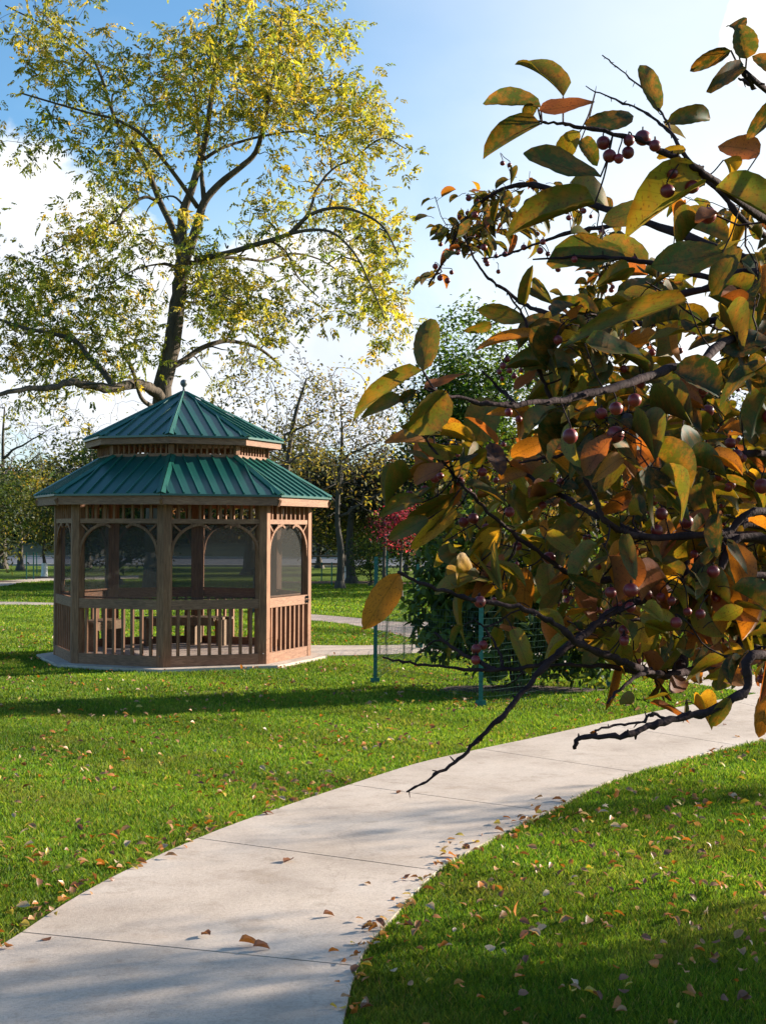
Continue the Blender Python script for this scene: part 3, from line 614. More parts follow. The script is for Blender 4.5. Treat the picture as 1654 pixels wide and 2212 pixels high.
# ------------------------------------------------------------------ the tall walnut behind the gazebo
def build_walnut():
    YW = 38.0; base = at(345, 1290, YW); base[2] = 0
    o = thing('walnut_tree', 'tall spreading tree with thin yellow-green leaves rising behind the gazebo roof', 'tree', base)
    sk = Skel(); Z = .573; s = lambda zx, zy, dy=0.0: at(zx*Z, zy*Z, YW+dy)-base
    px = YW/F*Z
    def limb(pts, r0, r1, **k): sk.limb([s(*p) for p in pts], r0*px, r1*px, **k)
    limb([(590, 2080), (596, 1750), (605, 1500), (640, 1350), (664, 1180), (682, 1040), (688, 960)], 44, 25, sides=12, wob=.02)
    sk.mb.tube([s(588, 2300)+[0, 0, -.2], s(590, 2200), s(592, 2080)], [80*px, 54*px, 44*px], 12)
    limb([(688, 1000), (686, 900), (690, 800), (720, 720), (752, 610), (775, 520), (795, 380), (815, 240), (835, 120), (850, -40)], 22, 5, sides=8)
    limb([(690, 990), (720, 920), (745, 840), (770, 760), (830, 690), (905, 630), (965, 570), (1000, 440, -.5), (1020, 320, -.7), (1050, 200, -1), (1060, 60, -1)], 22, 4, sides=8)
    limb([(770, 760), (762, 680), (750, 560, .6), (745, 430, 1.2), (730, 300, 1.6), (700, 180, 2)], 11, 3)
    limb([(766, 600), (830, 560), (900, 535, .5), (1000, 510, .8), (1120, 495, 1.2), (1250, 520, 1.5)], 8, 3)
    limb([(700, 1010), (650, 860, .3), (605, 765, .6), (560, 650, 1), (520, 570, 1.2), (450, 480, 1.5), (410, 380, 1.7), (375, 270, 1.9), (330, 200, 2), (200, 110, 2.2), (20, 20, 2.4)], 15, 3, sides=7)
    limb([(745, 780), (690, 700, -.5), (630, 620, -1), (540, 510, -1.6), (440, 450, -2), (360, 430, -2.4), (250, 400, -2.8), (80, 350, -3.2)], 10, 3)
    limb([(605, 765, .6), (545, 742, .3), (470, 790, 0), (440, 830, -.3), (330, 880, -.6), (170, 960, -1)], 8, 2.5)
    limb([(700, 800), (680, 760), (640, 738, .4), (570, 770, .8), (530, 850, 1.2)], 6, 2)
    limb([(740, 975), (850, 955, -.6), (950, 925, -1), (1090, 880, -1.8), (1160, 815, -2.2), (1240, 785, -2.6), (1330, 790, -3), (1440, 850, -3.4), (1500, 960, -3.6)], 13, 3)
    limb([(1090, 880, -1.8), (1165, 800, -1.5), (1190, 720, -1.2), (1250, 640, -1), (1340, 590, -.8), (1440, 520, -.6), (1530, 560, -.5)], 7, 2)
    limb([(1090, 880, -1.8), (1180, 865, -2.4), (1260, 880, -2.9), (1340, 960, -3.2), (1400, 1080, -3.4), (1450, 1200, -3.4)], 7, 2)
    limb([(700, 990), (800, 985, .6), (860, 970, 1), (930, 975, 1.4), (1000, 982, 1.8), (1100, 955, 2.4), (1200, 975, 3), (1290, 1030, 3.5)], 9, 3)
    limb([(1020, 905, -1.4), (1080, 950, -1.2), (1120, 1040, -1), (1200, 1120, -.8)], 5, 2)
    limb([(675, 1010), (640, 1000, -.4), (590, 996, -.8), (500, 1020, -1.4), (400, 1080, -1.8)], 6, 2)
    limb([(615, 1500), (560, 1460, -.6), (500, 1445, -1.2), (420, 1462, -2), (340, 1458, -2.6), (280, 1440, -3.2), (190, 1455, -3.8), (100, 1468, -4.4), (-30, 1490, -5)], 24, 7, sides=8, wob=.03)
    limb([(430, 1458, -2), (385, 1395, -1.8), (335, 1345, -1.6), (285, 1285, -1.4), (190, 1255, -1.2), (90, 1235, -1), (-40, 1190, -.8)], 14, 5)
    limb([(600, 1540), (570, 1530, -.6), (530, 1495, -1.1), (500, 1400, -1.6), (460, 1330, -2)], 12, 4)
    limb([(650, 1380), (690, 1360, .2), (760, 1312, .6), (840, 1286, 1), (900, 1290, 1.4), (980, 1315, 1.8), (1060, 1380, 2.2)], 14, 5)
    limb([(850, 1286, 1), (900, 1200, 1.4), (960, 1210, 1.8), (1050, 1240, 2.2)], 5, 2)
    limb([(670, 1130), (740, 1140, -1), (820, 1110, -1.8), (900, 1150, -2.4)], 6, 2)
    limb([(860, 925, -.5), (855, 935, -.5), (848, 915, -.5)], 4, 2)
    tg = []
    # crown masses: centre, radii, number of twigs
    for zx, zy, rx, ry, n in ((960, 130, 230, 130, 95), (1130, 110, 140, 110, 30), (900, 330, 260, 130, 95), (1150, 370, 200, 120, 70), (1350, 420, 90, 130, 36), (1280, 130, 60, 50, 9), (1330, 560, 150, 80, 24), (650, 230, 110, 110, 32), (600, 400, 100, 120, 20),
                             (300, 230, 230, 120, 58), (120, 90, 130, 80, 20), (350, 480, 200, 120, 42), (480, 600, 130, 90, 24), (430, 730, 100, 90, 15), (100, 560, 90, 70, 6), (330, 870, 150, 90, 34), (480, 900, 110, 80, 20), (740, 520, 110, 100, 18),
                             (100, 1080, 150, 120, 50), (300, 1080, 150, 100, 35), (480, 1120, 110, 110, 26), (120, 1290, 170, 100, 56), (330, 1260, 150, 100, 36), (520, 1270, 90, 90, 18), (300, 1420, 220, 60, 26), (200, 1510, 180, 60, 9),
                             (700, 900, 90, 90, 18), (780, 1030, 120, 70, 30), (900, 1080, 140, 90, 34), (850, 1180, 130, 80, 24), (1050, 1130, 120, 90, 14), (1010, 800, 130, 110, 20), (1080, 620, 90, 80, 10), (950, 1270, 140, 80, 16), (830, 1380, 90, 60, 6),
                             (1300, 760, 130, 70, 30), (1430, 900, 80, 100, 34), (1380, 1080, 110, 110, 42), (1430, 1230, 70, 100, 18), (1180, 960, 150, 90, 24), (1520, 580, 40, 40, 4), (1210, 1180, 90, 70, 7), (-80, 700, 80, 500, 14), (1000, -90, 300, 60, 24), (250, -60, 250, 60, 14)):
        for _ in range(int(n*1.12)):
            r_ = math.sqrt(rng.random()); a = rng.random()*2*PI
            x = zx+rx*r_*math.cos(a)*1.05; y = zy+ry*r_*math.sin(a)*1.05; cx = (x-720)/700
            dep = rng.normal()*2.0*max(.4, 1-cx*cx*.5)
            tg.append(s(x, y, dep))
    sk.grow(tg, tipr=.007, rmax=.085, lift=.12, wob=.07)
    sk.mb.build('trunk', M_bark, o, smooth=True)
    # compound leaves: a drooping rachis with pairs of narrow leaflets
    tips = np.array([t[0] for t in sk.tips]); n = len(tips); per = 6
    C = np.repeat(tips, per, axis=0)+rng.normal(size=(n*per, 3))*np.array([.30, .30, .26])
    d = rvec(n*per); d[:, 2] = d[:, 2]*.6-.42; d = norm(d); RL = .29*(.6+.7*rng.random(n*per))
    sidev = norm(np.cross(d, rvec(n*per))); nl = 9; Ps = []; Ds = []; Ls = []; idx = []
    for k_ in range(nl):
        f = (k_//2+1)/5.0; sg = 1 if k_ % 2 else -1
        if k_ == nl-1: sg = 0; f = 1.05
        Ps.append(C+d*(RL*f)[:, None]); dd = d*.75+sidev*sg*.85+np.array([0, 0, -.22])+rvec(n*per)*.25; Ds.append(dd); Ls.append(RL*.42*(1.1-.3*abs(f-.6))); idx.append(np.arange(n*per))
    P = np.concatenate(Ps); Dd = np.concatenate(Ds); Ll = np.concatenate(Ls); ix = np.concatenate(idx)
    V, Fc, luv, k = inst(LANCE, P, Dd, norm(rvec(len(P))+np.array([.2, -.2, .8])), Ll, Ll*.44)
    # yellower towards the top right, greener low and left
    clus = pick([(.42, .33, .035), (.34, .31, .035), (.22, .24, .03), (.13, .155, .022)], n, (3, 4, 4, 2), .16)
    t_ = np.clip((tips[:, 2]-6)/9+tips[:, 0]/12, 0, 1)[:, None]
    grn = pick([(.15, .18, .022), (.24, .245, .028), (.10, .13, .018), (.36, .31, .035)], n, (3, 3, 3, 1), .18); sel = rng.random((n, 1)) < (.25+.75*t_); clus = np.where(sel, clus, grn)
    ccf = np.repeat(clus, per, axis=0)*(1+rng.normal(size=(n*per, 1))*.15); ccf = ccf[ix]*(1+rng.normal(size=(len(P), 1))*.12)
    fast_mesh('crown', V, Fc, M_leaf, np.clip(np.repeat(ccf, k, axis=0), .004, .8), luv, parent=o)
build_walnut()

# ------------------------------------------------------------------ other trees
def tree(name, label, X, Y, Hh, cr, z0, tr, ntw, per, lsz, cols, wts=None, group=None, cat='tree', lean=0.0, bark=None, spread=.28, trunks=1, oct=0, guard=False, forks=5, asp=.45, crown_shape='ball', mat=None, lift=.18, rmax=.06, droop=.4, depthr=None):
    o = thing(name, label, cat, (X, Y, 0), 0, group); sk = Skel(); bark = bark or M_barkg
    zc = (Hh+z0)/2; hz = (Hh-z0)/2; depthr = depthr or cr
    for q in range(trunks):
        a = rng.random()*6.28; off = .25*cr*(trunks > 1); bx = off*math.cos(a)*.4; by = off*math.sin(a)*.4
        top = np.array([lean+off*math.cos(a)*2.2, off*math.sin(a)*2.2, z0+hz*1.5])
        j = lambda s_: rng.normal()*s_
        pts = [(bx, by, -.1), (bx+j(.03), by+j(.03), z0*.5+.05), (bx*1.5+lean*.4+j(.05), by*1.5+j(.05), z0+.05), (top[0]*.6+j(.12), top[1]*.6+j(.12), zc), top]
        sk.limb(pts, tr*(1.15 if q == 0 else .8), tr*.18, sides=8)
        sk.mb.tube([(bx, by, -.1), (bx, by, .02), (bx, by, .25*min(1, z0+.3))], [tr*1.9, tr*1.6, tr*1.1], 8)
    for f in range(forks):
        a = f*2.4+rng.random(); zz = z0+hz*(.0+.9*f/forks); rr = cr*(.55+.25*rng.random())*(1-.35*f/forks)
        sk.limb([(lean*zz/Hh, 0, zz), (rr*.45*math.cos(a), rr*.45*math.sin(a), zz+rr*.28), (rr*math.cos(a), rr*math.sin(a), zz+rr*.55)], tr*.45, tr*.14, sides=5, wob=.03)
    tg = []
    nb = 9; bc = [(rng.normal()*.5, rng.normal()*.5, rng.uniform(-.7, .75)) for _ in range(nb)]
    while len(tg) < ntw:
        v = rvec(1)[0]*rng.random()**.42
        if crown_shape == 'ball':
            sc_ = 1.0
        elif crown_shape == 'cone': sc_ = 1.05-(v[2]+1)/2*.95
        elif crown_shape == 'dome': sc_ = 1.1-max(0, v[2])*.15
        lump = 1+.22*math.sin(3.1*v[0]*2+2.2*v[1]+cr)+.16*math.sin(5*v[2]+3*v[0]+Hh)
        tg.append((v[0]*cr*sc_*lump+lean*.8, v[1]*depthr*sc_*lump, zc+v[2]*hz*min(lump, 1.08)))
    sk.grow(tg, tipr=.004+tr*.03, rmax=rmax, lift=lift, wob=.06)
    sk.mb.build('trunk', bark, o, smooth=True)
    if guard:
        m = MB(); pts = [(.0, 0, -.05)]; m.lathe((0, 0, 0), [(tr*1.75, .0), (tr*1.5, .12), (tr*1.32, .4), (tr*1.28, min(.9, z0*.55))], 10); m.build('trunk_guard', M_white, o)
    if per:
        tips = np.array([t[0] for t in sk.tips])
        leaf_cloud('crown', tips, per, spread, lsz, lsz*asp, cols, wts, mat or M_leaf, o, droop=droop)
    return o
def X_at(px, Y): return (px-827)/F*Y
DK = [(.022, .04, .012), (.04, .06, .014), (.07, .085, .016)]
OL = [(.09, .105, .018), (.15, .14, .02), (.06, .08, .016), (.24, .18, .03)]
# open tree right behind the gazebo
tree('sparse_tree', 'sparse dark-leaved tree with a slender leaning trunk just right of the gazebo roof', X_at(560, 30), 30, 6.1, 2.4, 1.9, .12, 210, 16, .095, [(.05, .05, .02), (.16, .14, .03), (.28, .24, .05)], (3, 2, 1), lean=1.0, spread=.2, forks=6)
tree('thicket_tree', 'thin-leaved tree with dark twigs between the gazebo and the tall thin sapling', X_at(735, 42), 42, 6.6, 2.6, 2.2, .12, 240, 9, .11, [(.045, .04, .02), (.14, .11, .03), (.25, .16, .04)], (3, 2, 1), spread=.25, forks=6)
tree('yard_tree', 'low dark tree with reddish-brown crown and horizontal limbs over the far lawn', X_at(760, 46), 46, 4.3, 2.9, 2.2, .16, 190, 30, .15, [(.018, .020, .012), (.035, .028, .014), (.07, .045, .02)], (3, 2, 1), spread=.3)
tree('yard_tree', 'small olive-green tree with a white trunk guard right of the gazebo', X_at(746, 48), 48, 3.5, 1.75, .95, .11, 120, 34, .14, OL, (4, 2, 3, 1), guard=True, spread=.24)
tree('sapling', 'tall thin bare-stemmed sapling between the gazebo and the berry branches', X_at(833, 37), 37, 5.3, .95, 1.6, .055, 60, 4, .13, [(.25, .2, .03), (.12, .12, .03)], None, spread=.2, forks=4, cat='tree')
tree('round_tree', 'dense bright green round-topped tree behind the crabapple branches', X_at(1010, 48), 48, 9.3, 2.5, .8, .2, 560, 40, .19, [(.04, .085, .014), (.065, .12, .017), (.10, .155, .02)], None, spread=.3, asp=.5, droop=.2)
tree('shrub', 'dark conifer-like shrub beside the white trunk guard on the far lawn', X_at(800, 44), 44, 1.7, .62, .1, .05, 60, 34, .09, [(.04, .075, .014), (.08, .12, .02)], None, spread=.13, forks=3, cat='shrub')
tree('shrub', 'crimson-leaved shrub standing between the sapling and the crabapple branches', X_at(866, 36), 36, 2.65, .55, 1.2, .05, 80, 26, .09, [(.34, .03, .07), (.44, .06, .13), (.12, .012, .02), (.06, .06, .014)], None, spread=.16, forks=4, cat='shrub')
tree('yard_tree', 'bare-topped tree with a few tan leaves behind the crabapple, right of the round green tree', X_at(1180, 52), 52, 9.6, 2.8, 1.8, .17, 260, 5, .17, [(.2, .14, .06), (.12, .1, .03)], None, spread=.35)
tree('yard_tree', 'yellow-leaved tree glowing through the crabapple branches', X_at(1290, 44), 44, 7.6, 2.6, 1.2, .15, 240, 16, .17, [(.36, .28, .03), (.22, .2, .03), (.1, .12, .02)], None, spread=.32)
tree('yard_tree', 'dark green tree behind the crabapple near the right edge', X_at(1540, 50), 50, 7.5, 3.4, .8, .2, 260, 30, .18, DK, None, spread=.35)
tree('yard_tree', 'brownish small tree behind the crabapple between the yellow tree and the round green tree', X_at(1130, 40), 40, 4.0, 1.7, .7, .1, 130, 28, .14, [(.05, .075, .015), (.15, .1, .03), (.2, .13, .03)], None, spread=.22)
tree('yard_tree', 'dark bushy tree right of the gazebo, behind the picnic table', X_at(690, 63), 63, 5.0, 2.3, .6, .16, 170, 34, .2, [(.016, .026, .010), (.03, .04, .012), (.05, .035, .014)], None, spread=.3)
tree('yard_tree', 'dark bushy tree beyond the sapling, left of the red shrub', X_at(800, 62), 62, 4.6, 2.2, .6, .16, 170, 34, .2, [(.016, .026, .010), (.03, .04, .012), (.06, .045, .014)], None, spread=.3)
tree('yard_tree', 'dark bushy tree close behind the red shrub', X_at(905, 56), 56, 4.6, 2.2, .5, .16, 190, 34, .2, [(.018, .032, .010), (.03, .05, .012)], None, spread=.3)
# left side
tree('yard_tree', 'dark green tree cut off by the left edge of the picture', X_at(-15, 46), 46, 3.9, 1.25, .75, .16, 130, 34, .15, DK, None, spread=.25)
tree('yard_tree', 'small round olive tree with a white trunk guard left of the gazebo', X_at(97, 50), 50, 3.6, 1.15, .95, .08, 120, 30, .13, [(.10, .115, .02), (.16, .15, .024), (.06, .08, .015)], None, guard=True, spread=.2)
tree('yard_tree', 'yellow-green tree behind the dark one at the left edge', X_at(45, 58), 58, 4.3, 1.8, 1.3, .14, 140, 22, .16, OL, None, spread=.3)
tree('bare_tree', 'bare grey tree with one long bent limb at the left edge', X_at(8, 60), 60, 8.4, 3.6, 2.6, .16, 170, 2, .14, [(.2, .2, .03), (.1, .12, .02)], None, forks=6, rmax=.09)
tree('bare_tree', 'bare twiggy tree behind the left slope of the gazebo roof', X_at(190, 62), 62, 8.0, 4.0, 1.8, .14, 300, 1, .14, [(.15, .14, .03), (.1, .1, .02)], None, forks=6, lift=.3)
tree('bare_tree', 'leafless fine-twigged tree between the sapling and the round green tree', X_at(880, 60), 60, 9.4, 2.6, 2.4, .12, 240, 2, .15, [(.2, .15, .05)], None, forks=6, lift=.3)
# trees seen through the gazebo screens
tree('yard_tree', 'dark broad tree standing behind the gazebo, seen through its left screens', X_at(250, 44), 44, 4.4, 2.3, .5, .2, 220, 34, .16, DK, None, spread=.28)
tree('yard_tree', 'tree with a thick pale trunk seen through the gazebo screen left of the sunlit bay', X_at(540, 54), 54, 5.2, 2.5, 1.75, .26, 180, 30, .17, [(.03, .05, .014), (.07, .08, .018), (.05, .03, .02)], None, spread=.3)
# woods beyond the road: each tree an individual
k_ = 0
def far_label(i, px):
    kinds = ['dark evergreen', 'russet', 'dull olive', 'bare grey-brown']
    return kinds[i]
wood = []
for row, (Y, Hm, step) in enumerate(((88, 5.6, 4.6), (101, 7.0, 5.2), (118, 8.5, 7.0))):
    x = -34*(Y/100)
    while x < 40*(Y/100):
        if not (row == 0 and -27 < x < -16): wood.append((x+rng.normal()*.8, Y+rng.normal()*2, Hm*(.72+.5*rng.random()), row))
        x += step*(.8+.4*rng.random())
protos = {}
for (x, y, h, row) in wood:
    kd = int(rng.choice(4, p=(.42, .16, .28, .14))); label = ['dark green tree', 'russet-brown tree', 'dull olive tree', 'bare grey-brown tree'][kd]+' among the woods beyond the road'
    var = (kd, int(rng.integers(2)))
    if var not in protos:
        cols = [DK, [(.10, .045, .02), (.16, .08, .025), (.06, .035, .018)], [(.07, .08, .02), (.11, .105, .025), (.05, .055, .015)], [(.08, .06, .03)]][kd]
        protos[var] = tree('wood_tree', label, 0, 0, 8.0, 3.0, .5, .2, 200 if kd != 3 else 260, 24 if kd != 3 else 2, .36 if kd != 3 else .24, cols, None, group=label.replace(' tree', ' trees', 1), spread=.55, rmax=.1)
        r_ = protos[var]
    else:
        s0 = protos[var]; r_ = s0.copy(); COL.objects.link(r_)
        for ch in list(s0.children):
            c = ch.copy(); COL.objects.link(c); c.parent = r_
    px_ = x/y*F+827
    zone = 'at the left edge' if px_ < 60 else 'left of the gazebo' if px_ < 180 else 'behind the gazebo' if px_ < 690 else 'right of the gazebo' if px_ < 860 else 'behind the red shrub' if px_ < 1100 else 'behind the crabapple branches' if px_ < 1654 else 'beyond the right edge'
    r_['label'] = ('low ' if h < 5.5 else 'tall ' if h > 8 else '')+label.replace('among the woods beyond the road', 'in the '+('front', 'middle', 'back')[row]+' row of far woods')+', '+zone; r_['group'] = r_['label'].replace(' tree in', ' trees in')
    r_.location = (x, y, .8 if y > 95 else .3); k = h/8.0; r_.scale = (k*1.15, k*1.15, k); r_.rotation_euler = (0, 0, rng.random()*6.28)
# thin undergrowth strip that closes the horizon between the trunks
n = 46000; P = np.stack([rng.uniform(-60, 75, n), rng.uniform(90, 112, n), rng.random(n)**1.4*4.4+.6], 1)
V, Fc, luv, k = inst(LANCE, P, rvec(n), rvec(n), np.full(n, .95), np.full(n, .7))
tag(fast_mesh('undergrowth', V, Fc, M_leaf, np.repeat(pick(DK+[(.05, .03, .015)], n), k, axis=0), luv), 'dense dark undergrowth along the far side of the road', 'undergrowth', kind='stuff')
# trees out of the picture to the right; their shade falls across the lawn and the path
tree('crabapple_neighbour', 'small broad tree on the lawn to the right, outside the picture', 8.5, 8.35, 3.9, 1.2, 1.75, .07, 400, 34, .09, OL, None, spread=.2)
tree('lawn_tree', 'tall-stemmed young tree with a small high crown on the right lawn, outside the picture', 9.2, 10.1, 4.3, .75, 2.85, .05, 48, 14, .09, OL, None, spread=.16)
tree('lawn_tree', 'slim young tree on the right lawn beside the path, outside the picture', 9.5, 12.7, 3.5, .55, 1.9, .05, 42, 18, .09, OL, None, spread=.16)
tree('shade_tree', 'wide tree far right of the lawn, nearest of three', 16.5, 33.5, 6.2, 2.6, 1.6, .2, 130, 18, .2, OL, None, spread=.3)
tree('shade_tree', 'wide tree far right of the lawn, middle of three', 21, 42, 7.0, 3.0, 1.6, .2, 130, 18, .2, OL, None, spread=.3)
tree('shade_tree', 'wide tree far right of the lawn, farthest of three', 15, 50, 6.0, 2.6, 1.4, .2, 130, 18, .2, OL, None, spread=.3)

# ------------------------------------------------------------------ fenced shrub
SX, SY = 1.55, 15.9
disc('mulch_bed', (SX, SY+.05), 1.0, .42, .02, M_mulch, seed=2)
disc('mulch_bed_far', (X_at(745, 46.5), 46.8), 2.6, 1.4, .02, M_lmulch, seed=4)
disc('tree_bed', (X_at(97, 50), 50), .8, .8, .02, M_mulch, seed=5)
disc('tree_bed_edge', (X_at(-15, 46), 46), 1.4, 1.1, .02, M_mulch, seed=6)
def build_shrub():
    o = thing('leafy_shrub', 'large dark glossy-leaved shrub inside the green wire fence beside the path', 'shrub', (SX, SY, 0)); sk = Skel()
    for k in range(9):
        a = k*2.39; r = .25+.3*rng.random()
        sk.limb([(.05*math.cos(a), .05*math.sin(a), -.05), (.3*r*math.cos(a), .3*r*math.sin(a), .5), (r*1.1*math.cos(a), r*1.1*math.sin(a), 1.2), (r*1.4*math.cos(a), r*1.4*math.sin(a), 1.8)], .022, .007, sides=5, wob=.01)
    tg = []
    for c, rad, nn in (((-.05, 0, .75), (.95, .75, .62), 150), ((-.55, 0, 1.35), (.6, .6, .62), 90), ((.25, .1, 1.35), (.8, .6, .5), 80), ((-.85, -.1, .95), (.38, .4, .5), 34), ((.75, 0, .5), (.5, .4, .4), 44), ((-.35, 0, 1.85), (.35, .4, .3), 22), ((.6, 0, 1.6), (.35, .3, .3), 16)):
        for _ in range(nn):
            v = rvec(1)[0]*rng.random()**.4; tg.append((c[0]+v[0]*rad[0], c[1]+v[1]*rad[1], max(.12, c[2]+v[2]*rad[2])))
    sk.grow(tg, tipr=.003, rmax=.02, lift=.1); sk.mb.build('stem', M_barkg, o, smooth=True)
    tips = np.array([t[0] for t in sk.tips]); tips[:, 2] = np.maximum(tips[:, 2], .1)
    leaf_cloud('foliage', tips, 15, .10, .125, .055, [(.035, .062, .012), (.06, .092, .014), (.11, .14, .02)], (3, 3, 2), M_leaf, o, tpl=OVL, droop=.45)
build_shrub()
def build_fence():
    pts = [gd(810, 1478), gd(1038, 1528), gd(1315, 1487), gd(1240, 1405), gd(905, 1402)]
    o = thing('wire_fence', 'green wire garden fence on green metal posts around the dark shrub', 'fence', pts[1])
    b = pts[1]; hts = (1.50, 1.42, 1.30, 1.3, 1.3)
    for p, h in zip(pts, hts):
        q = p-b; tl = (rng.normal()*.012, rng.normal()*.01); m = MB()
        m.bar((q[0], q[1], -.15), (q[0]+tl[0], q[1]+tl[1], h), .046, .006, (0, 1, 0)); m.bar((q[0], q[1]+.014, -.15), (q[0]+tl[0], q[1]+.014+tl[1], h), .026, .006, (1, 0, 0))
        for k in range(int(h/.055)): m.box((q[0]+tl[0]*k*.055/h, q[1]-.008, .05+k*.055), (.006, .006, .008))
        m.build('fence_post', M_teal, o)
        m = MB(); m.box((q[0], q[1]-.006, .03), (.055, .004, .045)); m.build('anchor_plate', M_teal, o)
    for i in range(len(pts)):
        A = pts[i]-b; B = pts[(i+1) % len(pts)]-b; A = A*[1, 1, 0]; B = B*[1, 1, 0]; L_ = np.linalg.norm(B-A); m = MB(); mh = .98 if i else .98
        nrm_ = np.cross(norm(B-A), [0, 0, 1])
        sag = lambda u, z: A+(B-A)*u+nrm_*(.03*math.sin(u*9+z*3)+.02*math.sin(u*21))+np.array([0, 0, z-.02*math.sin(PI*u)])
        for k in range(15):
            z = .04+k*(mh-.04)/14; m.tube([sag(u, z) for u in np.linspace(0, 1, 13)], .0016, 3, cap=False)
        nv = int(L_/.055)
        for k in range(1, nv): m.tube([sag(k/nv, .03), sag(k/nv, mh/2), sag(k/nv, mh)], .0011, 3, cap=False)
        m.build('wire_mesh', M_wire, o)
build_fence()
def stake(x, ytop, ybase, label, w=.03):
    b = gd(x, ybase); top = at(x+rng.normal()*.6, ytop, b[1])-b; m = MB(); m.bar((0, 0, -.1), tuple(top), w*1.3, .008, (0, 1, 0)); m.bar((0, .02, -.1), (top[0], top[1]+.02, top[2]), w*.8, .008, (1, 0, 0))
    o = m.build('fence_stake', M_teal); o.location = tuple(b); tag(o, label, 'stake', 'green metal stakes on the far lawns')
stake(57, 1193, 1253, 'green metal stake on the far left lawn, leftmost of three')
stake(72.5, 1193, 1253, 'leaning green metal stake on the far left lawn, middle of three')
stake(80, 1193, 1240, 'green metal stake on the far left lawn, rightmost of three, in front of the road')
stake(694, 1215, 1257, 'thin green stake on the far lawn just right of the gazebo')
stake(716, 1215, 1266, 'thin dark stake in the leaf litter right of the gazebo')
stake(835, 1190, 1290, 'tall green stake behind the wire fence beside the sapling', .04)
stake(1150, 1240, 1345, 'green stake behind the dark shrub')
stake(1295, 1250, 1330, 'teal stake seen through the crabapple branches', .04)
# picnic table far right of the gazebo
b = gd(702, 1243); o = thing('picnic_table', 'weathered picnic table in front of the road right of the gazebo', 'table', b)
for nm, c, h in (('tabletop', (0, 0, .74), (.9, .36, .03)), ('bench_seat', (0, -.62, .44), (.9, .13, .025)), ('bench_seat', (0, .62, .44), (.9, .13, .025))):
    m = MB()
    for k in range(3): m.box((c[0], c[1]+(k-1)*h[1]*.67, c[2]), (h[0], h[1]*.31, h[2]))
    m.build(nm, M_seat, o)
for sx in (-.65, .65):
    m = MB(); m.bar((sx, -.6, 0), (sx, -.12, .71), .05, .09, (1, 0, 0)); m.bar((sx, .6, 0), (sx, .12, .71), .05, .09, (1, 0, 0)); m.bar((sx+.03, -.7, .385), (sx+.03, .7, .385), .04, .09); m.build('leg_frame', M_seat, o)

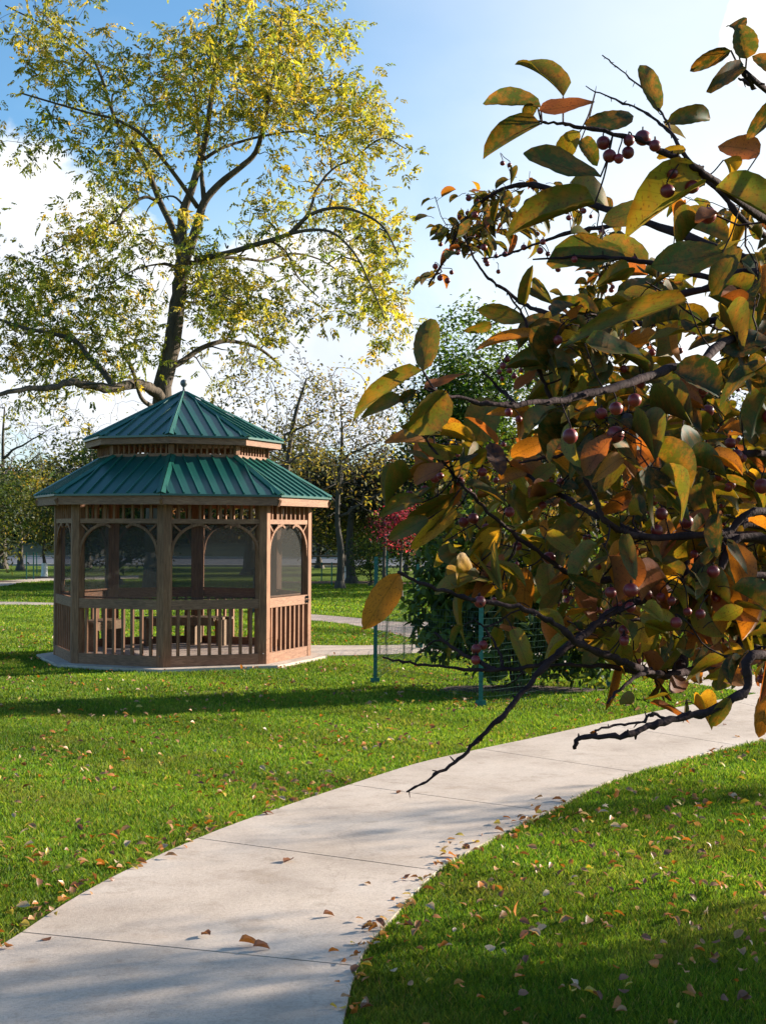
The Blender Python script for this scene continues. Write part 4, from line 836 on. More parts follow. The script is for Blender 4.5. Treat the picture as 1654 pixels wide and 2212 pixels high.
# ------------------------------------------------------------------ foreground crabapple
def build_crab():
    trunk0 = np.array([2.15, 3.7, 0.0])
    o = thing('crabapple_tree', 'crabapple branches with olive and orange leaves and dark red berries filling the right foreground', 'tree', trunk0)
    T = lambda p: np.asarray(p)-trunk0
    sk = Skel(); fork = [T((2.0, 3.5, 1.0)), T((1.9, 3.4, 1.5)), T((1.95, 3.5, 2.1))]
    sk.limb([T((2.15, 3.7, -.1)), T((2.12, 3.65, .5)), fork[0], fork[1], fork[2], T((2.0, 3.6, 2.8)), T((2.1, 3.7, 3.5))], .075, .02, sides=10, wob=.006)
    sk.limb([fork[0], T((2.5, 4.0, 1.6)), T((3.0, 4.4, 2.2)), T((3.4, 4.6, 2.9))], .04, .012)
    sk.limb([fork[1], T((2.6, 3.4, 2.0)), T((3.1, 3.3, 2.5))], .035, .012)
    sk.limb([fork[1], T((2.3, 4.2, 2.1)), T((2.4, 4.9, 2.7))], .035, .012)
    sk.mb.build('trunk', M_twig, o, smooth=True)
    def br(pts, r0, r1, end=1, wob=.0009):
        """pts from tip to the picture's edge as x, y, metres ahead; then on to the trunk; radii in mm"""
        w = [T(at(*p)) for p in pts]
        if end is not None:
            e = fork[end]; l = w[-1]; w += [l+(e-l)*.5+np.array([0, 0, -.02]), e]
        m = MB(); q = crom(w[::-1], 6); q[1:-1] += rng.normal(size=(len(q)-2, 3))*wob
        n = len(q); t = np.linspace(0, 1, n); 
        nvis = len(crom([T(at(*p)) for p in pts], 6)); tv = 1-(nvis-1)/(n-1) if end is not None else 0
        r = np.where(t < tv, r0*2.2+(r0-r0*2.2)*(t/max(tv, 1e-6)), r0+(r1-r0)*((t-tv)/(1-tv+1e-9)))*.001
        r = r*(1+.10*rng.normal(size=n)*(r < .01)); r[1:-1:5] *= 1.18
        m.tube(q, np.abs(r), 8); 
        # spur buds
        for _ in range(int(n/4)):
            i = int(rng.integers(n//4, n-1)); d = rvec(1)[0]; L_ = .004+.006*rng.random()
            m.tube([q[i], q[i]+d*L_*.6, q[i]+d*L_], [r[i]*.55, r[i]*.45, r[i]*.25], 5)
        m.build('branch', M_twig, o, smooth=True)
        ok = slice(0, n-2); sk.P += list(q[ok]); sk.R += list(r[ok]); return q
    br([(1241, 1618, 1.5), (1256, 1593, 1.5), (1340, 1590, 1.5), (1400, 1570, 1.52), (1450, 1555, 1.54), (1540, 1532, 1.58), (1610, 1495, 1.6), (1720, 1440, 1.7)], 5.5, 2.2, 0)
    br([(1285, 1578, 1.5), (1330, 1566, 1.52), (1385, 1560, 1.53), (1408, 1545, 1.53), (1440, 1557, 1.54)], 2.0, 1.0, None)
    br([(878, 1711, 1.6), (930, 1683, 1.6), (990, 1640, 1.62), (1040, 1590, 1.63), (1095, 1535, 1.65), (1150, 1470, 1.68), (1200, 1415, 1.7), (1262, 1370, 1.75), (1330, 1320, 1.8), (1420, 1280, 1.9), (1540, 1240, 2.0), (1700, 1190, 2.1)], 6.5, 1.1, 0)
    br([(826, 1420, 1.7), (900, 1434, 1.7), (1000, 1446, 1.7), (1110, 1446, 1.71), (1190, 1425, 1.72), (1262, 1372, 1.75)], 3.6, 1.2, None)
    br([(938, 1366, 1.75), (965, 1390, 1.74), (1010, 1420, 1.73), (1070, 1444, 1.71)], 3.0, 1.2, None)
    br([(905, 1412, 1.76), (930, 1390, 1.75), (960, 1382, 1.745)], 1.5, .9, None)
    br([(1025, 1335, 1.75), (1055, 1370, 1.74), (1078, 1410, 1.73), (1088, 1442, 1.71)], 2.0, .8, None)
    br([(858, 1236, 1.6), (915, 1262, 1.6), (1000, 1290, 1.62), (1085, 1306, 1.64), (1150, 1322, 1.66), (1205, 1352, 1.68), (1250, 1390, 1.7), (1310, 1415, 1.75), (1370, 1440, 1.8), (1440, 1460, 1.9), (1560, 1430, 2.0), (1720, 1390, 2.1)], 6.5, 1.4, 0)
    br([(1311, 1520, 1.7), (1350, 1480, 1.72), (1390, 1455, 1.78), (1430, 1456, 1.85)], 3.2, 1.5, None)
    br([(1140, 1440, 1.9), (1230, 1436, 1.9), (1320, 1440, 1.92), (1400, 1455, 1.95), (1500, 1450, 2.0), (1700, 1420, 2.2)], 6, 1.5, 0)
    br([(1060, 1540-55, 1.9), (1100, 1478, 1.9), (1150, 1440, 1.9), (1230, 1437, 1.9)], 1.6, .7, None)
    br([(1470, 1170, 2.0), (1482, 1250, 2.0), (1492, 1330, 2.0), (1480, 1400, 2.0), (1465, 1450, 1.95)], 8, 6, None)
    br([(1240, 1370, 1.8), (1330, 1345, 1.85), (1430, 1335, 1.9), (1560, 1310, 2.0), (1720, 1270, 2.1)], 5, 1.2, 0)
    br([(925, 838, 1.35), (1000, 862, 1.38), (1080, 873, 1.4), (1180, 868, 1.45), (1270, 850, 1.5), (1380, 822, 1.6), (1500, 785, 1.7), (1700, 780, 1.9)], 6, 1.2, 1)
    br([(898, 925, 1.9), (958, 1000, 1.9), (1010, 1060, 1.9), (1080, 1130, 1.92), (1160, 1190, 1.95), (1260, 1250, 2.0), (1420, 1240, 2.1), (1700, 1180, 2.3)], 5, 1.1, 0)
    br([(1152, 262, 1.55), (1205, 266, 1.55), (1265, 276, 1.56), (1380, 300, 1.58), (1440, 332, 1.6), (1500, 362, 1.62), (1565, 405, 1.66), (1700, 500, 1.8)], 5.5, 1.2, 2)
    br([(1265, 185, 2.2), (1330, 216, 2.15), (1400, 246, 2.1), (1450, 290, 2.05), (1490, 350, 2.0), (1560, 420, 2.0), (1700, 540, 2.1)], 4.5, .9, 2)
    br([(1300, 118, 2.4), (1340, 150, 2.4), (1400, 205, 2.3), (1440, 262, 2.2), (1450, 290, 2.05)], 2.2, .9, None)
    br([(925, 615, 3.2), (960, 560, 3.2), (990, 500, 3.15), (1030, 445, 3.1), (1085, 408, 3.05), (1140, 398, 3.0), (1200, 412, 2.95), (1290, 445, 2.9), (1400, 480, 2.8), (1560, 540, 2.7), (1700, 600, 2.7)], 9, 2.2, 2)
    br([(1000, 495, 3.15), (1020, 550, 3.1), (1055, 600, 3.1), (1090, 625, 3.1), (1130, 655, 3.1), (1200, 680, 3.0), (1400, 700, 2.9), (1700, 700, 2.9)], 7, 1.6, 2)
    br([(1040, 558, 2.9), (1090, 550, 2.9), (1150, 530, 2.85), (1220, 505, 2.8), (1300, 490, 2.8), (1400, 480, 2.8)], 5, 1.2, None)
    br([(1092, 625, 2.0), (1128, 680, 2.0), (1150, 745, 2.0), (1165, 800, 2.0), (1190, 860, 2.0)], 3.0, 1.2, None)
    br([(1120, 735, 2.5), (1200, 722, 2.5), (1290, 690, 2.5), (1400, 655, 2.5), (1540, 620, 2.5), (1700, 600, 2.5)], 9, 1.5, 2)
    br([(1594, 168, 1.5), (1630, 190, 1.5), (1700, 235, 1.55)], 3.5, 1.4, 2)
    br([(1150, 560, 2.2), (1250, 555, 2.2), (1360, 560, 2.2), (1500, 590, 2.2), (1700, 660, 2.2)], 6, 1.4, 2)
    br([(1040, 800, 2.8), (1090, 850, 2.8), (1160, 910, 2.7), (1290, 960, 2.6), (1450, 1010, 2.5), (1700, 1050, 2.5)], 9, 2, 1)
    br([(1230, 960, 1.8), (1262, 1030, 1.8), (1290, 1090, 1.8), (1312, 1130, 1.8), (1400, 1160, 1.85), (1560, 1150, 1.9), (1720, 1120, 2.0)], 5.5, 2, 1)
    br([(1060, 965, 2.2), (1130, 1020, 2.2), (1220, 1075, 2.1), (1310, 1125, 2.0), (1450, 1170, 2.0), (1700, 1180, 2.1)], 7, 1.5, 1)
    br([(1330, 1480-200, 2.3), (1420, 1230, 2.3), (1540, 1200, 2.3), (1700, 1160, 2.4)], 9, 3, 0)
    br([(1120, 1000, 2.0), (1200, 985, 2.0), (1300, 975, 2.0), (1420, 985, 2.0), (1560, 1000, 2.0), (1720, 1010, 2.1)], 6, 1.3, 1)
    # foreground leaves read off the photograph: base, tip, width, colour
    G = (.050, .066, .010); GD = (.026, .040, .010); Ov = (.090, .088, .011); YG = (.18, .145, .014); Y_ = (.43, .24, .018); OR = (.40, .14, .015); BR = (.27, .075, .02); DB = (.06, .025, .02); PK = (.30, .17, .12)
    hero = [(1168, 232, 1041, 198, 50, G), (1216, 208, 1134, 98, 76, Ov), (1163, 238, 1282, 228, 60, BR), (1168, 268, 1041, 334, 50, G), (1252, 284, 1192, 350, 46, YG), (1160, 228, 1132, 262, 36, G), (1262, 268, 1372, 250, 48, GD),
            (1422, 242, 1386, 128, 44, G), (1438, 268, 1548, 234, 42, G), (1432, 262, 1476, 302, 42, (.3, .2, .03)), (1612, 126, 1598, 52, 62, G), (1588, 84, 1600, 14, 32, GD), (1578, 108, 1488, 152, 38, GD), (1604, 142, 1535, 184, 38, GD),
            (1700, 170, 1632, 112, 46, GD), (1690, 210, 1618, 290, 46, GD), (1296, 382, 1124, 346, 54, G), (1284, 440, 1092, 500, 62, Ov), (1232, 392, 1340, 430, 88, YG), (1520, 400, 1350, 490, 100, YG), (1350, 560, 1184, 548, 60, G),
            (1400, 570, 1286, 508, 66, Ov), (1482, 650, 1232, 712, 62, Ov), (1560, 545, 1400, 585, 76, G), (1545, 405, 1700, 480, 80, (.11, .12, .02)), (1640, 330, 1572, 302, 60, BR), (1562, 345, 1586, 378, 40, Y_), (1480, 322, 1420, 336, 24, Y_),
            (914, 802, 930, 672, 64, Ov), (912, 800, 740, 888, 56, Ov), (915, 838, 1006, 815, 40, BR), (962, 842, 884, 935, 84, Ov), (868, 866, 800, 866, 30, Ov), (900, 842, 862, 868, 26, GD), (1062, 862, 1022, 955, 84, Ov),
            (1175, 782, 1190, 655, 62, Y_), (1162, 728, 1032, 732, 36, OR), (1134, 692, 1028, 672, 42, Ov), (1132, 656, 1148, 574, 30, Ov), (1062, 700, 1010, 716, 30, Ov), (1196, 802, 1094, 780, 48, G), (1262, 740, 1412, 772, 80, G),
            (1376, 920, 1410, 1042, 112, GD), (1500, 1010, 1532, 1130, 70, G), (1060, 956, 1080, 1032, 56, DB), (1080, 1046, 1136, 1022, 40, OR), (912, 1086, 824, 1080, 30, Ov), (988, 1062, 878, 1140, 64, Ov), (984, 1100, 890, 1180, 42, Y_),
            (926, 1120, 838, 1160, 40, Ov), (1080, 1140, 1012, 1238, 62, Y_), (862, 1238, 786, 1356, 76, OR), (1136, 1225, 1128, 1334, 66, OR), (1086, 1226, 1036, 1292, 56, Y_), (1032, 1218, 985, 1276, 22, OR), (1300, 1186, 1320, 1294, 72, Ov),
            (1392, 1320, 1378, 1424, 70, Y_), (1388, 1410, 1440, 1476, 42, BR), (1515, 1392, 1606, 1482, 84, OR), (1332, 1438, 1310, 1532, 22, OR), (1420, 1482, 1394, 1528, 22, DB), (1424, 1474, 1432, 1508, 16, DB), (1577, 1508, 1534, 1572, 36, Ov),
            (1660, 1490, 1640, 1594, 48, OR), (1600, 1440, 1546, 1482, 52, Ov), (1502, 1214, 1396, 1240, 46, PK), (940, 900, 866, 930, 40, Ov), (1000, 930, 930, 905, 38, OR), (985, 980, 905, 960, 36, YG), (960, 1010, 890, 1036, 36, BR), (1015, 1000, 930, 1050, 46, Ov),
            (1288, 1578, 1272, 1590, 12, BR), (1210, 880, 1290, 830, 60, GD), (1450, 800, 1560, 850, 90, GD), (1330, 640, 1460, 600, 70, G), (1530, 640, 1650, 700, 90, G), (1560, 760, 1660, 720, 70, GD), (1440, 900, 1330, 860, 60, GD),
            (1255, 300, 1290, 345, 40, G), (1300, 480, 1420, 440, 60, Ov), (1460, 480, 1580, 520, 70, G), (1600, 560, 1690, 620, 80, G), (1410, 700, 1540, 690, 70, Y_), (1480, 870, 1420, 790, 70, G), (1600, 880, 1660, 960, 90, GD),
            (1560, 1040, 1660, 1080, 60, OR), (1440, 1120, 1420, 1220, 60, OR), (1250, 1120, 1180, 1200, 56, Ov), (1360, 1060, 1290, 1130, 56, BR), (1220, 1060, 1130, 1100, 44, Ov), (1180, 1150, 1250, 1200, 44, YG), (1540, 1290, 1600, 1380, 60, Ov),
            (1450, 1370, 1440, 1470, 44, Ov), (1260, 1440, 1300, 1380, 40, Ov), (1330, 1360, 1240, 1400, 50, Ov), (1480, 1330, 1520, 1410, 50, YG), (1140, 905, 1060, 890, 40, OR), (1185, 950, 1100, 985, 44, OR), (1150, 1040, 1200, 1000, 40, YG), (1300, 1010, 1380, 990, 46, Ov)]
    Pn = np.array(sk.P); wpn = Pn+trunk0; scr = np.stack([wpn[:, 0]/wpn[:, 1]*F+827, 1141-(wpn[:, 2]-H0)/wpn[:, 1]*F], 1); Vs = []; Fs = []; Us = []; Cs = []; nb = 0; stems = MB()
    def place(bs, tp, upv, wd, col, tpl):
        nonlocal nb
        d = tp-bs; ln = np.linalg.norm(d); V, Fc, luv, k = inst(tpl, bs[None], d[None], upv[None], np.array([ln]), np.array([wd]))
        Vs.append(V); Fs.append(Fc+nb); Us.append(luv); Cs.append(np.repeat(np.array([col]), k, axis=0)); nb += k
    for i, (bx, by, tx, ty, w, col) in enumerate(hero):
        lp = math.hypot(tx-bx, ty-by); want = min(max(.085*F/lp, 1.25), 2.3)
        sd = np.hypot(scr[:, 0]-bx, scr[:, 1]-by)/60+np.abs(Pn[:, 1]+trunk0[1]-want)*2.2; j = int(np.argmin(sd)); near = Pn[j]
        dep = (near+trunk0)[1]+rng.normal()*.01; bs = T(at(bx, by, dep))
        tp = T(at(tx, ty, dep+rng.normal()*.018)); view = np.array([0, -1, .12]); up = norm(view+np.array([rng.normal()*.28, 0, rng.normal()*.28+.15]))
        c = np.clip(np.array(col)*(1+rng.normal()*.10), .004, .8); place(bs, tp, up, .86*w/F*dep, c, OV[i % 7])
        if np.linalg.norm(near-bs) < .2:
            dn = bs-near; mid = near+dn*.5+np.array([0, 0, -.12*np.linalg.norm(dn)]); stems.tube(crom([near, near+dn*.2+[0, 0, -.07*np.linalg.norm(dn)], mid, bs], 3), .0010, 4, cap=False)
    # the rest of the crown
    def inpoly(x, y, poly):
        c = False; n = len(poly); j = n-1
        for i in range(n):
            if (poly[i][1] > y) != (poly[j][1] > y) and x < (poly[j][0]-poly[i][0])*(y-poly[i][1])/(poly[j][1]-poly[i][1])+poly[i][0]: c = not c
            j = i
        return c
    A1 = [(1750, 380), (1560, 380), (1440, 420), (1330, 470), (1230, 520), (1210, 570), (1240, 640), (1150, 720), (1090, 780), (1010, 880), (900, 900), (870, 960), (900, 1060), (900, 1150), (980, 1230), (1060, 1290), (1180, 1330), (1300, 1390), (1420, 1430), (1540, 1430), (1750, 1420)]
    tg = []
    while len(tg) < 400:
        x = rng.uniform(870, 1740); y = rng.uniform(380, 1440)
        if not inpoly(x, y, A1): continue
        if x < 1200 and rng.random() < .35: continue
        if x < 1170 and y < 930 and rng.random() < .8: continue
        if y < 640 and rng.random() < .72: continue
        if y < 850 and rng.random() < .3: continue
        tg.append(T(at(x, y, 1.7+2.4*rng.random()**.9)))
    for _ in range(60):       # fringe of small farther leaves along the high back branch
        x = rng.uniform(930, 1330); y = rng.uniform(400, 760)
        if abs(y-(400+(x-1100)**2/260)) < 120: tg.append(T(at(x, y, 2.9+.5*rng.random())))
    for _ in range(420):      # out of the picture, to the right and above the path
        v = rvec(1)[0]*rng.random()**.4; q = np.array([2.6+v[0]*1.25, 3.25+v[1]*1.25, 2.3+v[2]*1.3])
        if abs(q[0]/q[1]) < .30: continue
        tg.append(T(q))
    sk.tips = []; tw = MB(); sk.grow(tg, tipr=.0012, rmax=.012, lift=.05, wob=.06, mbf=lambda: tw, sides=5, sides2=4); tw.build('twigs', M_twig, o, smooth=True)['kind'] = 'stuff'
    for tip, td in sk.tips:
        n = int(rng.integers(4, 8)); wp = tip+trunk0; fs_ = .62 if wp[1] > 2.8 and wp[0]/wp[1] < .2 else 1.0; ph = rng.random()*6.28; px_ = wp[0]/wp[1]*F+827; py_ = 1141-(wp[2]-H0)/wp[1]*F
        if tip[0]+trunk0[0] > 0 and (px_ < 865 or (py_ > 1230 and px_ < 1010)): continue
        for k in range(n):
            a = ph+k*2.4; b = tip-td*.018*k+rng.normal(size=3)*.006; side = np.array([math.cos(a), math.sin(a), rng.normal()*.4-.25]); d = norm(td*.7+side); ln = .061*fs_*(.6+.55*rng.random())
            st = b+d*.018; stems.tube([b, b+d*.01+[0, 0, .002], st], [.0009, .0008, .0007], 3, cap=False)
            low = np.clip((py_-350)/1000, 0, 1); r = rng.random()
            if r < .50-.32*low: col = G if rng.random() < .6 else GD
            elif r < .76-.30*low: col = Ov
            elif r < .86-.16*low: col = YG
            elif r < .96-.10*low: col = OR if rng.random() < .5 else Y_
            else: col = BR
            col = np.clip(np.array(col)*(1+rng.normal()*.18), .004, .8); place(st, st+d*ln+np.array([0, 0, -.35*ln*rng.random()]), norm(np.array([rng.normal()*.5, rng.normal()*.5, .8])), ln*(.34+.14*rng.random()), col, OV[int(rng.integers(7))])
    fast_mesh('foliage', np.concatenate(Vs), np.concatenate(Fs), M_crab, np.concatenate(Cs), np.concatenate(Us), smooth=True, parent=o)
    stems.build('leaf_stalks', M_twig, o)['kind'] = 'stuff'
    # berries
    seen = [(1303, 308, 17), (1316, 336, 18), (1356, 329, 17), (1358, 303, 15), (1388, 297, 19), (1414, 314, 16), (1336, 342, 13), (1441, 412, 19), (1451, 373, 16), (1494, 403, 17), (1528, 465, 22), (1231, 942, 21), (1268, 966, 19), (1302, 968, 15), (1298, 893, 15),
            (1370, 864, 18), (1330, 882, 17), (1329, 938, 20), (1354, 906, 17), (1528, 887, 16), (1590, 984, 17), (1553, 980, 15), (1577, 957, 15), (1603, 990, 12), (1001, 1128, 13), (1022, 1120, 13), (1050, 1141, 12), (1072, 1142, 13), (1100, 1106, 12), (1117, 1180, 12), (1428, 1110, 16), (1410, 1082, 13),
            (1482, 1127, 17), (1418, 1146, 14), (1318, 1280, 16), (1362, 1275, 18), (1394, 1284, 18), (1332, 1304, 12), (1432, 1310, 19), (1457, 1312, 18), (1036, 1300, 15), (1028, 1402, 13), (1027, 1426, 11), (1043, 1394, 12), (1290, 1283, 13), (1186, 1205, 15), (1242, 1200, 14), (1262, 1022, 11), (1210, 1040, 9),
            (1640, 1290, 20), (1660, 900, 18), (1645, 1050, 18), (1375, 1000, 12), (1540, 1235, 16), (1460, 1345, 15)]
    small = [(1012, 428, 7), (1030, 431, 5), (950, 600, 8), (966, 606, 7), (975, 588, 6), (940, 575, 7), (1151, 404, 6), (1071, 553, 6), (1090, 549, 7), (1131, 534, 8), (1166, 541, 9), (1172, 522, 8), (1183, 548, 7), (1160, 505, 6), (1085, 352, 6), (1100, 356, 6), (1115, 480, 7), (1100, 800, 8), (1086, 790, 8), (1114, 790, 8), (1095, 776, 8),
             (1078, 803, 7), (1110, 812, 7), (1125, 800, 7), (1130, 780, 6), (1084, 818, 6), (1240, 560, 8), (1228, 470, 8), (1260, 455, 7), (1300, 500, 7), (1370, 560, 9), (1010, 460, 7), (992, 468, 6), (988, 545, 7), (1052, 570, 7), (1190, 665, 8), (1220, 690, 8), (1150, 720, 8), (1260, 660, 7), (1120, 905, 9), (1098, 890, 9), (1143, 868, 8)]
    Pn = np.array(sk.P); wpn = Pn+trunk0; scr2 = np.stack([wpn[:, 0]/wpn[:, 1]*F+827, 1141-(wpn[:, 2]-H0)/wpn[:, 1]*F], 1)
    prof = [(.0005, -1), (.35, -.93), (.72, -.7), (.95, -.32), (1.0, .05), (.93, .38), (.7, .72), (.35, .93), (.0005, .9)]
    stuff = MB(); cnt = 0
    def berry(c, r, dark=False):
        nonlocal cnt
        j = int(np.argmin(np.linalg.norm(Pn-c, axis=1))); near = Pn[j]
        m = MB() if cnt < 100 else stuff; sq = .92+.14*rng.random(); r *= .9+.2*rng.random(); m.lathe(c, [(a*r, b*r*sq) for a, b in prof], 14)
        top = c+np.array([0, 0, r*.9]); dn = near-top
        if np.linalg.norm(dn) > .045:
            h_ = rng.normal(size=2); dn = np.array([h_[0]*.012, h_[1]*.008, .016+.008*rng.random()])
        pz = np.array([dn[1], -dn[0], 0])*.25; stalk = [top+dn, top+dn*.55+pz+[0, 0, .003], top+[0, 0, .004], top-[0, 0, r*.15]]
        if cnt < 100:
            bo = m.build('berry', M_darkberry if dark else M_berry, o, smooth=True); ms = MB(); ms.tube(crom(stalk, 3), .0009, 5); ms.build('stalk', M_twig, bo, smooth=True)
        else: stems2.tube(crom(stalk, 3), .0009, 4, cap=False)
        cnt += 1
    stems2 = MB()
    for i, (x, y, r) in enumerate(seen+small):
        want = min(max(.0085*F/r if r > 10 else .0066*F/r, 1.3), 3.1)
        j = int(np.argmin(np.hypot(scr2[:, 0]-x, scr2[:, 1]-y)/60+np.abs(Pn[:, 1]+trunk0[1]-want)*2.5)); dep = Pn[j][1]+trunk0[1]+rng.normal()*.006
        berry(T(at(x, y, dep)), .88*r/F*dep, dark=(i in (18, 21, 46)))
    tips = [t for t in sk.tips]
    for _ in range(420):
        t_, td = tips[int(rng.integers(len(tips)))]
        for _k in range(int(rng.integers(1, 4))): berry(t_+np.array([rng.normal()*.02, rng.normal()*.02, -.035+rng.normal()*.012]), .0062*(.8+.4*rng.random()))
    stuff_o = stuff.build('berries', M_berry, o, smooth=True); stuff_o['kind'] = 'stuff'
    stems2.build('berry_stalks', M_twig, o)['kind'] = 'stuff'
build_crab()

# ------------------------------------------------------------------ grass blades
def inside(P, poly, eps=0):
    x, y = P[:, 0], P[:, 1]; c = np.zeros(len(P), bool); n = len(poly); j = n-1
    for i in range(n):
        xi, yi = poly[i]; xj, yj = poly[j]
        cond = ((yi > y) != (yj > y)) & (x < (xj-xi)*(y-yi)/(yj-yi+1e-12)+xi); c ^= cond; j = i
    return c
def blocked(P):
    b = np.zeros(len(P), bool)
    for poly in POLYS:
        mn = poly.min(0); mx_ = poly.max(0); m = (P[:, 0] > mn[0]) & (P[:, 0] < mx_[0]) & (P[:, 1] > mn[1]) & (P[:, 1] < mx_[1])
        if m.any():
            idx = np.where(m)[0]; b[idx] |= inside(P[idx], poly)
    return b
def grass():
    Vs = []; Cs = []; nt_ = 0
    for (y0, y1, dens, h, w) in ((4.6, 7.0, 15000, .036, .0029), (7.0, 10.0, 10000, .036, .0038), (10.0, 14.0, 5500, .036, .0055), (14.0, 20.0, 2800, .036, .0085), (20.0, 30.0, 1100, .04, .014), (30.0, 48.0, 350, .045, .026)):
        hw0, hw1 = .30*y0+.5, .30*y1+.5; area = (hw0+hw1)*(y1-y0); n = int(area*dens)
        Y = rng.uniform(y0, y1, n); X = rng.uniform(-1, 1, n)*(.30*Y+.5); P = np.stack([X, Y], 1); P = P[~blocked(P)]; n = len(P)
        # soft clumping
        cl = .5+.5*np.sin(P[:, 0]*7.1+2*np.sin(P[:, 1]*4.3))*np.sin(P[:, 1]*6.3+1.5*np.sin(P[:, 0]*3.7)); pat = .5+.5*np.sin(P[:, 0]*.9+1.3*np.sin(P[:, 1]*.7))*np.sin(P[:, 1]*1.1+.8)
        hh = h*(.55+.6*rng.random(n))*(.78+.4*cl); az = rng.random(n)*2*PI; ln = hh*(.15+.75*rng.random(n)); la = rng.random(n)*2*PI
        bx = np.stack([np.cos(az), np.sin(az), np.zeros(n)], 1)*(w*.5*(.6+.8*rng.random(n)))[:, None]; B = np.stack([P[:, 0], P[:, 1], np.zeros(n)], 1)
        lean = np.stack([np.cos(la)*ln, np.sin(la)*ln, np.zeros(n)], 1)
        M_ = B+lean*.35+np.array([0, 0, 1])*(hh*.6)[:, None]; Tp = B+lean+np.array([0, 0, 1])*hh[:, None]
        q = np.stack([B-bx, B+bx, M_+bx*.75, Tp, M_-bx*.75], 1)       # 5-gon blade
        Vs.append(q.reshape(-1, 3))
        base = pick([(.09, .19, .015), (.13, .235, .019), (.19, .265, .027), (.055, .125, .012), (.32, .27, .10)], n, (4, 4, 2.6, 2.4, .5), .15)*(.74+.36*pat+.14*np.sin(P[:, 0]*2.3+P[:, 1]*3.1))[:, None]*np.stack([1+.16*(cl-.5)+.10*pat, np.ones(n), np.ones(n)], 1)
        dry = np.clip(np.sin(P[:, 0]*1.9+np.sin(P[:, 1]*1.3)*2)*np.sin(P[:, 1]*2.7+np.sin(P[:, 0]*2.1)*1.5)*1.6-.75, 0, 1)[:, None]*.55*rng.random((n, 1)); base = base*(1-dry)+np.array([.24, .20, .06])*dry
        Cs.append(np.repeat(base, 5, axis=0)); nt_ += n
    V = np.concatenate(Vs); Fc = np.arange(nt_*5).reshape(-1, 5)
    return tag(fast_mesh('grass', V, Fc, M_blade, np.concatenate(Cs)), 'short green lawn grass on both sides of the path', 'grass', kind='stuff')
grass()

# ------------------------------------------------------------------ fallen leaves
KIN = {'tan': (.38, .21, .10), 'orange': (.42, .15, .03), 'yellow': (.50, .38, .06), 'brown': (.17, .07, .035), 'pale': (.50, .38, .27)}
def fallen_mesh(nm, col, v):
    tv, tf = ovate(6, (.35, .6, -.3)[v], (.10, .24, -.10)[v]); tv = tv.copy(); tv[:, 0] *= .6; tv[:, 1] -= .5; tv[:, 2] -= tv[:, 2].min(); 
    tv[:, 2] += .08*np.sin(tv[:, 1]*9+v)*tv[:, 0]*2; me = fast_mesh(nm, tv, tf, M_fall, np.repeat(np.array([col]), len(tv), 0), np.stack([tv[:, 0], tv[:, 1]+.5, np.full(len(tv), v*.37)], 1), smooth=True)
    return me
FM = {}
cnt = 0
def place_leaf(kind, x, y, z, size, label, group=None, tilt=.38, v=None):
    v = int(rng.integers(3)) if v is None else v; key = (kind, v)
    if key not in FM: o = fallen_mesh('fallen_leaf', KIN[kind], v); FM[key] = o
    else: o = FM[key].copy(); COL.objects.link(o)
    o.location = (float(x), float(y), float(z)); o.scale = (size,)*3; o.rotation_euler = (rng.normal()*tilt, rng.normal()*tilt, rng.random()*6.28); tag(o, label, 'leaf', group); return o
# on the path, one by one
for (x, y, s_, kd, lab) in ((622, 1862, .085, 'brown', 'dark brown leaf flat on the path slab, above the long joint'), (794, 1910, .045, 'tan', 'small tan leaf near the middle of the lit path slab'), (537, 2044, .085, 'orange', 'russet leaf on the shaded slab near the bottom of the path, left of its pair'),
                            (565, 2052, .075, 'brown', 'dark leaf on the shaded slab near the bottom of the path, right of its pair'), (444, 2023, .055, 'brown', 'brown leaf lying on the lowest path joint'), (100, 2030, .05, 'brown', 'brown leaf near the left end of the lowest path joint'), (710, 1980, .055, 'brown', 'thin brown leaf near the right edge of the path in the shadow'),
                            (862, 1713, .06, 'brown', 'dark leaf on the path under the tip of the long drooping twig'), (1078, 1797, .06, 'brown', 'dark red leaf at the right edge of the path where the shadow crosses'), (1592, 1612-20, .05, 'tan', 'tan leaf on the far stretch of path at the right edge'), (1565, 1566, .04, 'brown', 'little brown leaf on the path beyond the lowest berry branch')):
    p = gd(x, y, .024); place_leaf(kd, p[0], p[1], .023, s_, lab, tilt=.07); cnt += 1
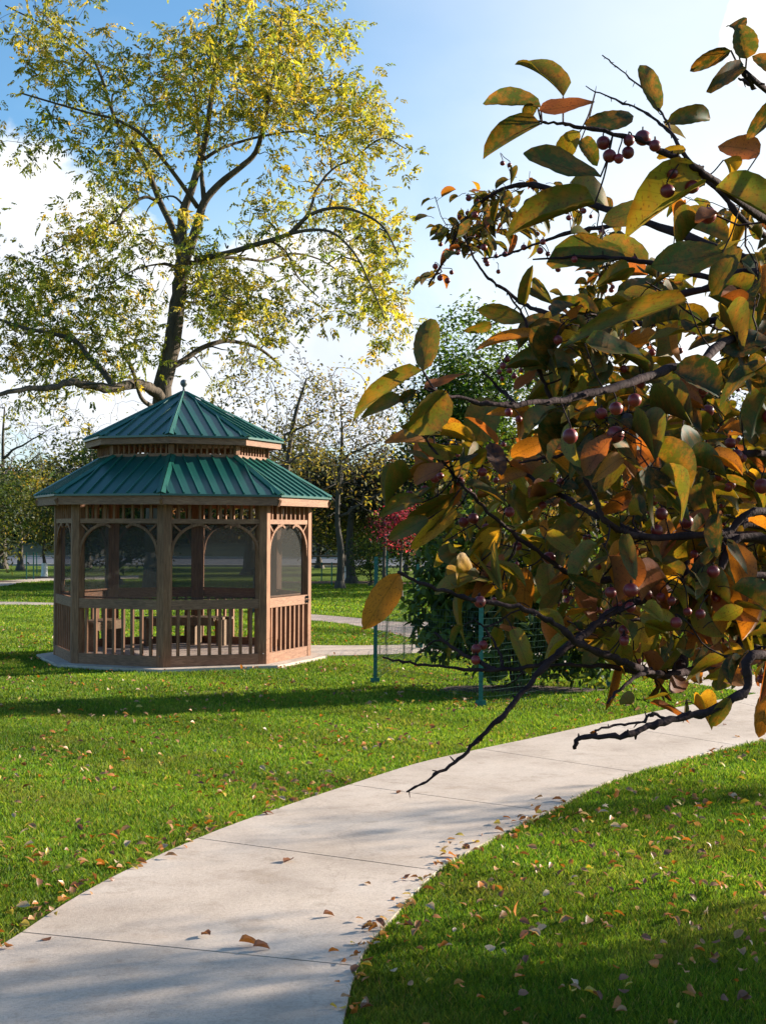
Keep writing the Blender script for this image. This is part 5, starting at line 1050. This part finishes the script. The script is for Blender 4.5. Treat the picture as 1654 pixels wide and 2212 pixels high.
# along the path edges and over the lawn
cand = []
la = crom(LE, 4); lb = crom(RE, 4)
for _ in range(430):
    t = rng.random()**1.6; side = la if rng.random() < .42 else lb; q = side[int(2+t*(len(side)*.42))]; p = gd(*q); cand.append((p[0]+rng.normal()*.045, p[1]+rng.normal()*.06, .025, 1))
for _ in range(7500):
    Y = 4.9+rng.random()**.75*20; X = rng.uniform(-1, 1)*(.29*Y+.2); 
    pp = .55+.45*math.sin(X*1.7+Y*.9)*math.sin(Y*1.4-X) 
    if X > 0 and Y < 9.5: pp += .5
    if X > .3 and Y < 7.5: pp += .3
    if Y < 8.5 and X < -.8: pp += .4
    if Y > 12: pp *= .6
    if rng.random() < pp: cand.append((X, Y, .035, 0))
P = np.array([(c[0], c[1]) for c in cand]); bl = blocked(P); cand = [c for c, b in zip(cand, bl) if (not b) or (c[3] and rng.random() < .5)]
cand.sort(key=lambda c: c[1])
NAMES = {'tan': 'tan dry leaf', 'orange': 'orange-brown fallen leaf', 'yellow': 'yellow fallen leaf', 'brown': 'dark brown fallen leaf', 'pale': 'pale cream dry leaf'}
VsF = []; rest = []
for i, c in enumerate(cand):
    kd = str(rng.choice(['tan', 'orange', 'yellow', 'brown', 'pale'], p=(.32, .32, .10, .18, .08))); sz = .050*(.55+.7*rng.random())
    if cnt < 292:
        cen = c[0] > np.interp(c[1], [5, 6, 8, 10, 12, 14], [-.6, -.3, 0, 1, 1.8, 2.6]); sidew = 'right' if cen else 'left'
        far = 'lowest band' if c[1] < 6.2 else 'lower band' if c[1] < 7.6 else 'middle band'
        shp = int(rng.integers(3)); word = ('folded ', 'curled ', 'flat ')[shp]
        lab = word+NAMES[kd].replace('fallen ', '').replace('dry ', '')+(' caught on the '+sidew+' path edge, ' if c[3] else ' in the grass '+sidew+' of the path, ')+far
        place_leaf(kd, c[0], c[1], c[2]+.012*rng.random(), sz, lab, lab.replace(' leaf', ' leaves'), v=shp); cnt += 1
    else: rest.append((c[0], c[1], c[2], sz, KIN[kd]))
rs = np.array([(r[0], r[1], r[2]) for r in rest]); n = len(rs); d = rvec(n); d[:, 2] *= .4
V, Fc, luv, k = inst(OVL, rs+[0, 0, .01], d, norm(rvec(n)*.5+[0, 0, .8]), np.array([r[3] for r in rest])*1.15, np.array([r[3] for r in rest])*.65)
tag(fast_mesh('leaf_scatter', V, Fc, M_fall, np.repeat(np.array([r[4] for r in rest]), k, axis=0), luv), 'small dry leaves scattered over the farther lawn', 'leaves', kind='stuff')
print('verts', sum(len(m.vertices) for m in bpy.data.meshes), 'objs', len(bpy.data.objects))
